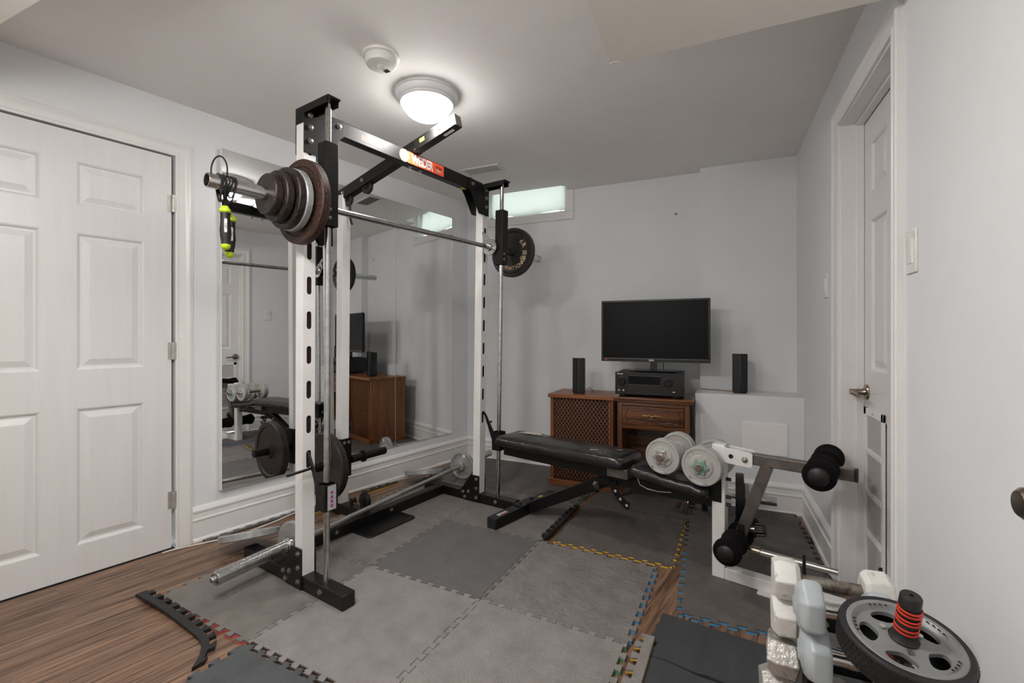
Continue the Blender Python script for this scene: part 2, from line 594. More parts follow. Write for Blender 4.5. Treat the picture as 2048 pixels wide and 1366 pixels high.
# right wall with door opening
RY0, RY1 = 1.758, 2.44
b = MB()
b.box(XR, XR + .16, YN - .1, RY0, 0, H + .2)
b.box(XR, XR + .16, RY0, RY1, 2.036, H + .2)
b.box(XR, XR + .16, RY1, YB + .1, 0, H + .2)
b.box(XR + .16, XR + .17, RY0 - .1, RY1 + .1, 0, 2.1)
struct(b.build('wall_right', 'wall'), 'pale grey painted wall with the recessed white door', 'wall')
b = MB()
b.box(xleft(YN) - .1, XR + .14, YN - .1, YN, 0, H + .2)
struct(b.build('wall_near', 'wall'), 'plain pale grey wall behind the viewpoint', 'wall')


# mouldings
def casing(name, M, x0, x1, z1, prof, lab):
    """moulding around an opening in the local x/z plane; profile = (outward offset, proud of wall)"""
    b = MB()
    pts = []
    for d, pr in prof:
        pts.append([(x0 - d, -pr, 0), (x0 - d, -pr, z1 + d), (x1 + d, -pr, z1 + d), (x1 + d, -pr, 0)])
    vs = [p for q in pts for p in q]
    fs = []
    n = len(prof)
    for i in range(n):
        j = (i + 1) % n
        for k in range(3):
            fs.append((i * 4 + k, i * 4 + k + 1, j * 4 + k + 1, j * 4 + k))
    fs.append([i * 4 for i in range(n)])
    fs.append([i * 4 + 3 for i in range(n)])
    b.add(vs, fs, M)
    return struct(b.build(name, 'trim', angle=25), lab, 'door casing')


CP = [(0, 0), (0, .011), (.006, .013), (.012, .013), (.016, .010), (.038, .012), (.05, .017), (.058, .021), (.066, .020), (.070, .016), (.075, .016), (.075, 0)]
casing('trim_1', LW, DW0 - .0, DW1, DH, CP, 'white moulded casing around the closed six-panel door')
RW = basis((XR, 0, 0), (0, 1, 0), (1, 0, 0), (0, 0, 1))
casing('trim_2', RW, RY0 + .005, RY1 - .005, 2.03, CP, 'white moulded casing around the recessed door with grille')
# jamb of the right door with its stop
b = MB()
b.box(XR, XR + .14, RY1 - .012, RY1, 0, 2.024)
b.box(XR, XR + .14, RY0, RY0 + .012, 0, 2.024)
b.box(XR, XR + .14, RY0, RY1, 2.024, 2.036)
b.box(XR + .055, XR + .084, RY1 - .024, RY1 - .012, 0, 2.012)
b.box(XR + .055, XR + .084, RY0 + .012, RY0 + .024, 0, 2.012)
b.box(XR + .055, XR + .084, RY0 + .012, RY1 - .012, 2.012, 2.024)
struct(b.build('trim_3', 'trim', bevel=.002), 'deep white door jamb with stop strip beside the grille door', 'door jamb')

BP = [(0, 0), (.024, 0), (.024, .008), (.020, .016), (.014, .020), (.014, .108), (.018, .113), (.018, .120), (.012, .124), (.012, .150), (.016, .156), (.017, .165), (.011, .176), (.005, .185), (0, .187)]


def baseboard(name, p0, p1, out, lab, m0=0.0, m1=0.0):
    """profile swept from p0 to p1; out = unit direction into the room; m = mitre slope"""
    p0, p1 = Vector(p0), Vector(p1)
    d = (p1 - p0).normalized()
    o = Vector(out)
    b = MB()
    vs = []
    for dp, z in BP:
        vs.append(p0 + o * dp + d * (dp * m0) + Vector((0, 0, z)))
    for dp, z in BP:
        vs.append(p1 + o * dp - d * (dp * m1) + Vector((0, 0, z)))
    n = len(BP)
    fs = [list(range(n)), list(range(n, 2 * n))[::-1]]
    for i in range(n):
        fs.append((i, (i + 1) % n, n + (i + 1) % n, n + i))
    b.add(vs, fs)
    return struct(b.build(name, 'trim', angle=25), lab, 'baseboard')


ln = Vector((math.cos(R(12.6)), -math.sin(R(12.6)), 0))
ldv = Vector((math.sin(R(12.6)), math.cos(R(12.6)), 0))
cornerL = Vector((xleft(YB), YB, 0))
baseboard('baseboard_left', PL + ldv * (DW1 + .076), cornerL, ln, 'tall white moulded baseboard under the mirrors', 0, 0.8)
baseboard('baseboard_back', cornerL, (-0.114, YB, 0), (0, -1, 0), 'tall white moulded baseboard behind the wooden speaker', 0.8, 0)
baseboard('baseboard_ledge', (-0.114, 3.28, 0), (XR, 3.28, 0), (0, -1, 0), 'tall white moulded baseboard below the access panel', 0, 1)
baseboard('baseboard_right', (XR, 3.28, 0), (XR, RY1 + .071, 0), (-1, 0, 0), 'short white moulded baseboard beside the grille door', 1, 0)


def panel(b, x0, x1, z0, z1, M):
    """moulded raised door panel, front at local y=0, recess into +y"""
    rings = [(0, 0), (.006, .003), (.012, .011), (.020, .011), (.046, .002)]
    vs, fs = [], []
    for i, y in rings:
        vs += [(x0 + i, y, z0 + i), (x1 - i, y, z0 + i), (x1 - i, y, z1 - i), (x0 + i, y, z1 - i)]
    for r in range(len(rings) - 1):
        for k in range(4):
            fs.append((r * 4 + k, r * 4 + (k + 1) % 4, r * 4 + 4 + (k + 1) % 4, r * 4 + 4 + k))
    e = (len(rings) - 1) * 4
    fs.append((e, e + 1, e + 2, e + 3))
    b.add(vs, fs, M)


def panel_door(name, lab, M, x0, x1, cols, rows, z1, th=.035):
    root = thing(name, lab, 'door', kind='structure')
    b = MB()
    xs = [x0] + [v for cc in cols for v in cc] + [x1]
    for i in range(0, len(xs), 2):
        b.box(xs[i], xs[i + 1], 0, th, .008, z1, M)
    zs = [.008] + [v for rr in rows for v in rr] + [z1]
    for cc in cols:
        for i in range(0, len(zs), 2):
            b.box(cc[0], cc[1], 0, th, zs[i], zs[i + 1], M)
        for rr in rows:
            b.box(cc[0], cc[1], .02, th, rr[0], rr[1], M)
    leaf = b.build('leaf', 'door', root)
    for cc in cols:
        for rr in rows:
            p = MB()
            panel(p, cc[0], cc[1], rr[0], rr[1], M)
            p.build('panel', 'door', root, angle=12)
    return root


D1 = panel_door('door_1', 'closed white six-panel door with three steel hinges', LW @ Matrix.Translation((0, .002, 0)), -.842, -.002,
                [(-.725, -.479), (-.363, -.117)], [(.150, .770), (.947, 1.569), (1.695, 1.893)], 2.024)
for z in (1.784, 1.023, .255):
    b = MB()
    b.box(-.018, .001, -.0005, .002, z - .044, z + .044, LW)
    b.box(.004, .016, -.0125, -.010, z - .044, z + .044, LW)
    for k in range(5):
        b.cyl(LW @ Vector((.003, -.006, z - .044 + k * .0178)), LW @ Vector((.003, -.006, z - .044 + k * .0178 + .0168)), .006, n=12)
    b.build('hinge', 'hinge_steel', D1)

RDM = basis((XR + .085, 0, 0), (0, 1, 0), (1, 0, 0), (0, 0, 1))
D2 = panel_door('door_2', 'recessed white panel door with lever handle and lower grille', RDM, 1.771, 2.427,
                [(1.862, 2.058), (2.14, 2.336)], [(.15, .77), (.955, 1.58), (1.695, 1.903)], 2.01)
b = MB()
ly, lz = 2.38, .862
M = axisM((XR + .085, ly, lz), (-1, 0, 0))
b.lathe([(0, 0), (.033, 0), (.033, .004), (.030, .008), (.018, .011), (.0135, .020), (.0125, .050), (.0125, .062), (.0, .063)], 28, M)
rose = b.build('lever_handle', 'nickel', D2)
b = MB()
b.tube([(XR + .030, ly, lz), (XR + .026, ly - .02, lz), (XR + .024, ly - .06, lz - .003), (XR + .028, ly - .10, lz - .006)], .0085, 12)
b.build('lever', 'nickel', rose)
# return-air grille plate hanging on the door, four mesh fields
vent = MB()
gy0, gy1, gz0, gz1 = 2.150, 2.392, .10, .80
gx = XR + .085
vent.box(gx - .010, gx - .001, gy0, gy0 + .022, gz0, gz1)
vent.box(gx - .010, gx - .001, gy1 - .03, gy1, gz0, gz1)
vent.box(gx - .010, gx - .001, gy0, gy1, gz1 - .03, gz1)
for z in (.612, .440, .272, .10):
    vent.box(gx - .012, gx - .001, gy0 + .02, gy1 - .028, z, z + .02)
gr = vent.build('grille_frame', 'trim', D2, bevel=.001)
for z0, z1 in ((.632, .77), (.46, .612), (.292, .44), (.12, .272)):
    v = MB()
    v.box(gx - .004, gx - .0015, gy0 + .02, gy1 - .028, z0, z1)
    v.build('mesh_field', 'vent_mesh', gr)
v = MB()
v.cyl((gx - .010, 2.27, .785), (gx - .0125, 2.27, .785), .005, n=10)
v.build('screw', 'steel', gr)

# window
W1 = thing('window_1', 'small high basement window with white frame and cloth blind', 'window', kind='structure')
b = MB()
fw = .065
b.box(WX0 - .02, WX1 + .042, YB - .016, YB, WZ0 - fw, WZ0)          # bottom casing
b.box(WX1 - .02, WX1 + .042, YB - .016, YB, WZ0, H - .0005)          # right casing
b.box(WX0 - .02, WX0 + .042, YB - .016, YB, WZ0, H - .0005)
b.box(WX0 + .03, WX1 - .03, YB, YB + .1, WZ0, WZ0 + .008)
b.build('window_frame', 'trim', W1, bevel=.003)
b = MB()
for x in (WX0 + .03, WX1 - .055):
    b.box(x, x + .025, YB + .06, YB + .09, WZ0 + .008, WZ1)
b.box(WX0 + .03, WX1 - .03, YB + .06, YB + .09, WZ0 + .008, WZ0 + .03)
b.box(WX0 + .03, WX1 - .03, YB + .06, YB + .09, WZ1 - .02, WZ1)
b.build('sash', 'trim', W1, bevel=.002)
b = MB()
b.box(WX0 + .055, WX1 - .055, YB + .073, YB + .077, WZ0 + .03, WZ1 - .02)
b.build('pane', 'glass', W1)
b = MB()
n = 24
vs, fs = [], []
for i in range(n + 1):
    for j in range(7):
        u, w = i / n, j / 6
        vs.append((WX0 + .035 + u * (WX1 - WX0 - .082), YB + .045 + .006 * math.sin(u * 19 + w * 3) + .005 * math.sin(u * 7 - w * 5) - .012 * (1 - w) ** 2,
                   WZ0 + .022 + w * (WZ1 - WZ0 - .03) + (.007 * math.sin(u * 9) * (1 - w))))
for i in range(n):
    for j in range(6):
        fs.append((i * 7 + j, i * 7 + 7 + j, i * 7 + 8 + j, i * 7 + 1 + j))
b.add(vs, fs)
bl = b.build('cloth_blind', 'blind_cloth', W1)
b = MB()
for x in (WX0 + .06, WX1 - .085):
    b.tube([(x, YB + .03, WZ0 + .035), (x, YB + .022, WZ0 + .025), (x + .006, YB + .018, WZ0 + .015), (x, YB + .022, WZ0 + .009)], .003, 8)
b.build('blind_clip', 'steel', W1)

# ------------------------------------------------------------------ mirrors, ceiling fittings, wall fittings
WALLM = LW


def mirror(label, sA, sB, edge, tilt=0.0):
    root = thing('wall_mirror', label, 'mirror', group='frameless mirrors on the left wall')
    LW = WALLM @ Matrix.Translation((sB, 0, 0)) @ Matrix.Rotation(R(tilt), 4, 'Z') @ Matrix.Translation((-sB, 0, 0))
    b = MB()
    b.box(sA, sB, -.006, -.0005, .250, 2.135, LW)
    b.build('glass_sheet', 'mirror', root)
    if edge:
        b = MB()
        b.box(sA - .006, sA, -.0085, .018, .248, 2.137, LW)
        b.build('edge_strip', 'trim', root, bevel=.001)
    b = MB()
    for z in (.248, 2.135):
        b.box(sA, sB, -.0066, -.0003, z, z + .002, LW)
    b.box(sB - .0015, sB + .0005, -.0066, -.0003, .25, 2.135, LW)
    b.build('polished_edge', 'mirror_edge', root)


mirror('wide frameless wall mirror with white edge strip beside the six-panel door', .222, 1.440, True, 1.05)
mirror('narrower frameless wall mirror ending beside the back corner', 1.4425, 2.066, False)


def dome_lamp(label, loc, glass, watt=0):
    t = thing('ceiling_light', label, 'ceiling light', loc)
    b = MB()
    b.lathe([(0, 0), (.156, 0), (.159, -.004), (.159, -.010), (.153, -.013), (.151, -.018), (.147, -.030), (.141, -.038), (.136, -.041), (.135, -.046), (.131, -.049), (.130, -.054), (.122, -.054), (.118, -.046), (.0, -.04)], 64)
    b.build('mounting_ring', 'lamp_ring', t)
    b = MB()
    N = 96
    prof = [(.1215, -.050), (.121, -.056), (.116, -.072), (.104, -.090), (.086, -.107), (.062, -.120), (.036, -.128), (.012, -.131)]
    vs, fs = [], []
    for j, (r, z) in enumerate(prof):
        for k in range(N):
            rr = r + (.0016 if (k // 2) % 2 else 0) * min(1, j / 2)
            vs.append((rr * math.cos(2 * PI * k / N), rr * math.sin(2 * PI * k / N), z))
    for j in range(len(prof) - 1):
        for k in range(N):
            fs.append((j * N + k, j * N + (k + 1) % N, (j + 1) * N + (k + 1) % N, (j + 1) * N + k))
    fs.append(list(range((len(prof) - 1) * N, len(prof) * N)))
    b.add(vs, fs)
    b.build('glass_dome', glass, t, angle=60)
    b = MB()
    b.lathe([(0, -.128), (.014, -.130), (.015, -.134), (.010, -.140), (.004, -.144), (0, -.145)], 20)
    b.build('finial', 'grey_paint', t)
    if watt:
        ld = bpy.data.lights.new('bulb', 'AREA')
        ld.shape = 'DISK'
        ld.size = .12
        ld.energy = watt
        ld.color = (1, .985, .965)
        lo_ = bpy.data.objects.new('bulb', ld)
        COL.objects.link(lo_)
        lo_.parent = t
        lo_.location = (0, 0, -.137)
    return t


dome_lamp('lit frosted glass dome light beside the smoke alarm', (-1.318, 1.930, H), 'glass_dome', 3.0)
dome_lamp('lit frosted glass dome light on the bulkhead toward the left wall', (-1.28, 0.42, 2.064), 'glass_dome_b')
dome_lamp('lit frosted glass dome light on the bulkhead toward the right wall', (-0.66, 0.40, 2.064), 'glass_dome_b')

sm = thing('smoke_alarm', 'round white smoke alarm on the ceiling near the dome light', 'smoke alarm', (-1.318, 1.585, H))
b = MB()
b.lathe([(0, 0), (.078, 0), (.080, -.004), (.077, -.010), (.070, -.012), (0, -.012)], 40)
b.build('base_plate', 'plastic_white', sm)
b = MB()
b.lathe([(0, -.011), (.066, -.011), (.066, -.016), (.068, -.018), (.067, -.034), (.062, -.043), (.050, -.047), (0, -.048)], 40)
body = b.build('body', 'plastic_white', sm)
b = MB()
b.lathe([(0, -.046), (.019, -.046), (.019, -.0495), (.016, -.0505), (.014, -.0495), (0, -.0495)], 28)
o = b.build('test_button', 'plastic_white', body)
b = MB()
for k in range(5):
    b.box(-.012 + k * .0, .012, .026 + k * .0045, .028 + k * .0045, -.0488, -.047)
b.build('sounder_slots', 'dark', body)
b = MB()
b.box(.0, .005, .021, .0235, -.0492, -.047)
b.build('indicator', 'lime', body)

vt = thing('ceiling_vent', 'white louvred air register on the ceiling near the window', 'vent', (-1.545, 2.975, H), R(0))
b = MB()
b.box(-.155, .155, -.072, -.052, -.006, 0)
b.box(-.155, .155, .052, .072, -.006, 0)
b.box(-.155, -.135, -.052, .052, -.006, 0)
b.box(.135, .155, -.052, .052, -.006, 0)
b.build('frame', 'plastic_white', vt, bevel=.002)
b = MB()
b.box(-.135, .135, -.052, .052, -.0012, -.0004)
b.build('backing', 'dark', vt)
b = MB()
Mv = Matrix.Rotation(R(-14), 4, 'Y')
b.box(-.0042, .0042, -.052, .052, -.0006, .0006, Mv)
sme = b.mesh('slat', 'plastic_white')
for k in range(16):
    o = bpy.data.objects.new('slat', sme)
    COL.objects.link(o)
    o.parent = vt
    o.location = (-.126 + k * .0168, 0, -.0045)


def switch(label, y0, y1, z0, z1):
    t = thing('light_switch', label, 'switch', (XR, (y0 + y1) / 2, (z0 + z1) / 2))
    w, h = (y1 - y0) / 2, (z1 - z0) / 2
    b = MB()
    b.box(-.006, 0, -w, w, -h, h)
    pl = b.build('cover_plate', 'plastic_white', t, bevel=.002)
    b = MB()
    b.add([(-.006, -.017, -.034), (-.006, .017, -.034), (-.006, .017, .034), (-.006, -.017, .034), (-.008, -.016, -.033), (-.008, .016, -.033), (-.0125, .016, .033), (-.0125, -.016, .033)],
          [(0, 1, 2, 3), (4, 5, 6, 7), (0, 1, 5, 4), (1, 2, 6, 5), (2, 3, 7, 6), (3, 0, 4, 7)])
    b.build('rocker', 'plastic_white', t)
    for z in (-h + .012, h - .012):
        b = MB()
        b.cyl((-.006, 0, z), (-.0075, 0, z), .0032, n=10)
        b.build('screw', 'plastic_white', pl)


switch('white rocker light switch on the right wall close to the near door casing', 1.588, 1.660, 1.276, 1.396)
switch('white rocker light switch on the right wall between door casing and back corner', 2.662, 2.736, 1.288, 1.408)

mat('panel_white', srgb(246, 241, 238), 0.5, col2=srgb(248, 244, 241), scale=6)
b = MB()
b.box(.163, .420, 3.272, 3.2795, .352, .553)
tag(b.build('access_panel', 'panel_white', bevel=.003), 'plain white square access panel on the low ledge wall', 'panel')
# nails left in the back wall
for (x, z, lab) in ((-.262, 2.016, 'small dark nail in the wall high above the television'), ):
    nt_ = thing('wall_nail', lab, 'nail', (x, YB, z))
    b = MB()
    b.cyl((0, 0, 0), (0, -.018, .004), .0022, n=8)
    b.build('shank', 'steel', nt_)
    b = MB()
    b.cyl((0, -.018, .004), (0, -.020, .0045), .006, n=10)
    b.build('head', 'matte_black', nt_)
# knob at the frame's right edge on the near part of the right wall
kn = thing('door_knob', 'dark satin nickel knob on the right wall beyond the light switch', 'knob', (XR, 1.012, .828))
b = MB()
M = axisM((0, 0, 0), (-1, 0, 0))
b.lathe([(0, 0), (.030, 0), (.030, .004), (.024, .009), (.012, .012), (.011, .028), (0, .028)], 28, M)
b.build('rose', 'nickel', kn)
b = MB()
b.lathe([(0, .024), (.012, .026), (.024, .034), (.0275, .044), (.026, .052), (.020, .058), (0, .060)], 28, M)
b.build('grip', 'nickel', kn)

# ------------------------------------------------------------------ interlocking foam mats
S = 0.606
NT = 10


def edge_pts(L, par, d=.021, e=.0036, g=.0013, m=.018, n=NT, flat=False):
    """jigsaw edge: (distance along, outward offset); teeth k with k%2==par stick out"""
    if flat:
        return [(g, -g), (L - g, -g)]
    n = max(2, 2 * round((L - 2 * m) / .0633))
    p = (L - 2 * m) / n
    hi, lo = d / 2 - g, -d / 2 - g
    lev = [hi if k % 2 == par else lo for k in range(n)]
    P = [(g, -g), (m, -g), (m, lev[0])]
    for k in range(1, n):
        x = m + k * p
        if lev[k] > lev[k - 1]:
            P += [(x + e + g, lo), (x - e + g, hi)]
        else:
            P += [(x + e - g, hi), (x - e - g, lo)]
    P += [(L - m, lev[-1]), (L - m, -g), (L - g, -g)]
    return P


def tile_outline(w=S, h=S, flats=''):
    P = []
    P += [(t, -o) for t, o in edge_pts(w, 1, flat='b' in flats)]
    P += [(w + o, t) for t, o in edge_pts(h, 0, flat='r' in flats)]
    P += [(t, h + o) for t, o in reversed(edge_pts(w, 0, flat='t' in flats))]
    P += [(-o, t) for t, o in reversed(edge_pts(h, 1, flat='l' in flats))]
    res = []
    for q in P:
        if not res or abs(q[0] - res[-1][0]) + abs(q[1] - res[-1][1]) > 2e-3:
            res.append(q)
    return res


MT = .012


def foam_mat_obj(label, loc, rz, top, under, w=S, h=S, flats='', name='foam_mat', group='interlocking foam floor mats', z=0.0, th=MT):
    b = MB()
    out = tile_outline(w, h, flats)
    b.cur = 1
    b.prism(out, 0, th * .52)
    b.cur = 0
    b.prism(out, th * .52, th)
    o = b.build(name, [top, under], angle=40)
    o.location = (loc[0], loc[1], z)
    o.rotation_euler = (0, 0, rz)
    return tag(o, label, 'floor mat', group)


A0 = Vector((-.883, 1.679))
MY = R(3.3)
mu = Vector((math.cos(MY), -math.sin(MY)))
mv = Vector((math.sin(MY), math.cos(MY)))
GRID = {
    (-2, -1): ('mat_mid', 'under_red', 'worn grey foam mat under the loose end of the ridged barbell sleeve'),
    (-1, -1): ('mat_ribbed', 'under_grey', 'pale ribbed foam mat in front of the near rack foot'),
    (0, -1): ('mat_light', 'under_green', 'pale worn foam mat beside the light border strip'),
    (-2, 0): ('mat_mid', 'under_yellow', 'grey foam mat under the rack foot plate'),
    (-1, 0): ('mat_dark', 'under_grey', 'darker smooth foam mat in the middle of the floor'),
    (0, 0): ('mat_scuffed', 'under_blue', 'scuffed grey foam mat with open blue-edged teeth'),
    (-2, 1): ('mat_mid', 'under_green', 'grey foam mat under the far rack foot'),
    (-1, 1): ('mat_mid', 'under_green', 'grey foam mat under the black bench foot'),
    (-2, 2): ('mat_shadowy', 'under_green', 'foam mat in the corner behind the far upright'),
    (-1, 2): ('mat_shadowy', 'under_green', 'foam mat in front of the wooden lattice speaker'),
    (-1, -2): ('mat_new', 'under_grey', 'newer charcoal textured foam mat beside the wood floor'),
}
for (i, j), (top, un, lab) in GRID.items():
    p = A0 + mu * (i * S) + mv * (j * S)
    if (i, j) == (-1, -2):
        p = p + mv * (-.012) + mu * .005
    fl = 't' if j == 2 and False else ''
    foam_mat_obj(lab, p, -MY, top, un, flats=fl)
# loose rows along the back wall
for i, lab in ((-2, 'cut strip of foam mat along the back baseboard in the corner'), (-1, 'cut strip of foam mat along the back baseboard behind the lattice speaker')):
    p = A0 + mu * (i * S) + mv * (3 * S)
    foam_mat_obj(lab, p, -MY, 'mat_shadowy', 'under_green', h=.10, flats='tlr', name='cut_foam_mat', group='cut foam mat strips')
# second set of mats, shifted off the grid
p = A0 + mu * (.062) + mv * (S + .036)
foam_mat_obj('scuffed shade-toned foam mat under the bench with open yellow teeth', p, -MY + R(.5), 'mat_shadowy', 'under_yellow', flats='l')
foam_mat_obj('shade-toned foam mat in front of the small wooden stand', p + mv * S, -MY + R(.5), 'mat_shadowy', 'under_red', flats='l')
foam_mat_obj('grey foam mat with bright blue open teeth beside the exposed wood gap', (-.128, 1.905), R(.8), 'mat_shadowy', 'under_blue')
foam_mat_obj('shade-toned foam mat under the white leg of the bench', (-.136, 1.905 + S), R(.8), 'mat_shadowy', 'under_grey')
foam_mat_obj('cut strip of foam mat along the ledge baseboard', (-.145, 1.905 + 2 * S), R(.8), 'mat_shadowy', 'under_grey', h=.13, flats='t', name='cut_foam_mat', group='cut foam mat strips')

# charcoal ribbed mat with a split and ragged left edge, lower right
b = MB()
lw = .62
left = [(0, .60), (-.004, .575), (.006, .55), (-.006, .51), (.004, .47), (-.004, .44)]
for k in range(5):
    y = .415 - k * .078
    left += [(-.004, y), (-.004, y - .002), (.026, y - .002), (.026, y - .026), (-.004, y - .026)]
left.append((-.004, .0))
out = left[::-1] + [(0, .60), (lw, .60), (lw, .0)]
outl = []
for q in out:
    if not outl or abs(q[0] - outl[-1][0]) + abs(q[1] - outl[-1][1]) > 1e-5:
        outl.append(q)
outl = [q for i, q in enumerate(outl) if q not in outl[:i]]
b.prism(outl, 0, MT)
o = b.build('rubber_mat', 'rubber_mat_black', angle=40)
o.location = (-.268, 1.29, 0)
o.rotation_euler = (0, 0, -R(8.2))
tag(o, 'charcoal ribbed rubber mat with ragged notched edge by the dumbbell rack', 'floor mat')
b = MB()
b.prism([(0, 0), (.06, .008), (.16, -.002), (.19, .006), (.22, 0.004), (.30, -.004), (.34, -.003), (.30, -.007), (.21, -.010), (.17, -.012), (.07, .003)], MT, MT + .0006)
s_ = b.build('split', 'dark', o)
s_.location = (.01, .33, 0)


def border(label, loc, rz, L, wdt, top, under, bend=None, lift=None, flip=False, par=0, th=MT, z=0.0):
    """edge strip: teeth on +y side, straight on the -y side"""
    b = MB()
    e = edge_pts(L, par, d=.024)
    n = 40
    top_pts = [(t, wdt + o) for t, o in e]
    bot = [(L * k / n, 0) for k in range(n + 1)]
    outl = bot + top_pts[::-1]
    res = []
    for q in outl:
        if not res or abs(q[0] - res[-1][0]) + abs(q[1] - res[-1][1]) > 1.5e-3:
            res.append(q)
    sg = -1 if flip else 1
    P = []
    for x, y in res:
        dy = bend(x) if bend else 0
        P.append((x, sg * (y + dy)))
    b.cur = 1
    b.prism(P, 0, th * .5)
    b.cur = 0
    b.prism(P, th * .5, th)
    if lift:
        b.v = [(x, y, zz + lift(x, y)) for x, y, zz in b.v]
    o = b.build('mat_edge_strip', [top, under], angle=40)
    o.location = (loc[0], loc[1], z)
    o.rotation_euler = (0, 0, rz)
    return tag(o, label, 'mat strip', 'mat edge strips')


a_ = math.atan2(1.055 - 1.135, -1.56 + 2.215)
border('black mat edge strip with a kinked end on the bare wood floor', (-2.207, 1.112), a_, .66, .040, 'rubber', 'rubber',
       bend=lambda x: .010 * math.sin(x * 5.5) - (max(0, x - .50) ** 2) * 3.2, lift=lambda x, y: .006 + .006 * math.sin(x * 7 + 1))
border('pale grey mat edge strip with yellow underside beside the charcoal rubber mat', (-.228, 1.04), R(90 - 3.0), .665, .045, 'mat_light', 'under_yellow',
       lift=lambda x, y: .013)
border('black mat edge strip below the bench between two mats', (-.812, 2.312), R(90) - MY - R(.3), .52, .032, 'rubber', 'rubber', lift=lambda x, y: .0125 + .004 * (1 if y < .01 else 0))
# strips left along the mirror wall
w_ = Matrix.Translation(PL) @ Matrix.Rotation(LROT, 4, 'Z')
for s_a, L, yy, un, lab in ((.60, .32, -.155, 'under_yellow', 'loose black mat strip with yellow underside below the wide mirror'),
                            (1.08, .30, -.115, 'under_yellow', 'loose black mat strip with yellow underside behind the pulley'),
                            (.13, .50, -.060, 'rubber', 'dark toothed mat strip against the baseboard beside the six-panel door')):
    q = w_ @ Vector((s_a, yy, 0))
    border(lab, (q.x, q.y), LROT, L, .035, 'mat_dark' if un == 'rubber' else 'rubber', un, par=0, z=.001, th=.007 if un == 'rubber' else MT)

# cords
def cord(name, label, pts, r, m_, sub=6):
    P = [Vector(p) for p in pts]
    out = []
    for i in range(len(P) - 1):
        p0, p1, p2, p3 = P[max(0, i - 1)], P[i], P[i + 1], P[min(len(P) - 1, i + 2)]
        for k in range(sub):
            t = k / sub
            out.append(0.5 * ((2 * p1) + (-p0 + p2) * t + (2 * p0 - 5 * p1 + 4 * p2 - p3) * t * t + (-p0 + 3 * p1 - 3 * p2 + p3) * t ** 3))
    out.append(P[-1])
    b = MB()
    b.tube(out, r, 8)
    return tag(b.build(name, m_), label, 'cord')


def lp(s, y, z):
    return tuple(w_ @ Vector((s, y, z)))


cord('white_cord', 'white cord lying along the baseboard below the mirrors',
     [(-2.545, 1.40, .005), (-2.530, 1.452, .005), (-2.478, 1.54, .005), (-2.430, 1.62, .006), (-2.388, 1.70, .006), (-2.366, 1.868, .008), (-2.357, 2.03, .012), (-2.340, 2.20, .014),
      (-2.305, 2.45, .014), (-2.250, 2.68, .008), (-2.225, 2.76, .006), (-2.160, 2.84, .018), (-2.085, 2.90, .018)], .0042, 'cord_white')
cord('speaker_wire', 'tan speaker wire lying on the low ledge', [(-.085, 3.55, .7235), (-.04, 3.52, .7235), (.03, 3.50, .7235), (.09, 3.46, .7235), (.135, 3.445, .7235)], .003, 'cord_tan')
cord('power_cord', 'thin black cord hanging beside the small wooden stand', [(-.112, 3.16, .66), (-.113, 3.13, .55), (-.114, 3.12, .35), (-.112, 3.12, .06), (-.115, 3.10, .017)], .003, 'cord_black')

# ------------------------------------------------------------------ Smith-machine rack (local x = front, y = across, z up)
RO = (-1.478, 1.434, 0)
RR = -R(9.9)
RK = thing('smith_rack', 'black and white Smith machine rack with chrome guide rods in front of the mirrors', 'exercise rack', RO, RR)
FZ0, FZ1 = MT, MT + .060
BW = 1.232


def slotted_front(b, bc, z0, z1, a, slots, t=.003, w=.056, sw=.023, sh=.078):
    """front wall of the upright with obround holes"""
    b.box(a - t, a, bc - w / 2, bc - sw / 2, z0, z1)
    b.box(a - t, a, bc + sw / 2, bc + w / 2, z0, z1)
    r = sw / 2
    zs = [z0] + [z for s in slots for z in (s - sh / 2, s + sh / 2)] + [z1]
    M = basis((a - t, bc, 0), (0, 1, 0), (0, 0, 1), (1, 0, 0))
    for i in range(0, len(zs), 2):
        lo, hi = zs[i], zs[i + 1]
        P = []
        if i == 0:
            P += [(-r, lo), (r, lo)]
        else:      # below me is a slot whose top is rounded: concave notch
            P += [(-r, lo - r)] + [(-r * math.cos(x), lo - r + r * math.sin(x)) for x in [PI * k / 6 for k in range(1, 6)]] + [(r, lo - r)]
        if i == len(zs) - 2:
            P += [(r, hi), (-r, hi)]
        else:
            P += [(r, hi + r)] + [(r * math.cos(x), hi + r - r * math.sin(x)) for x in [PI * k / 6 for k in range(1, 6)]] + [(-r, hi + r)]
        b.prism(P, 0, t, M)


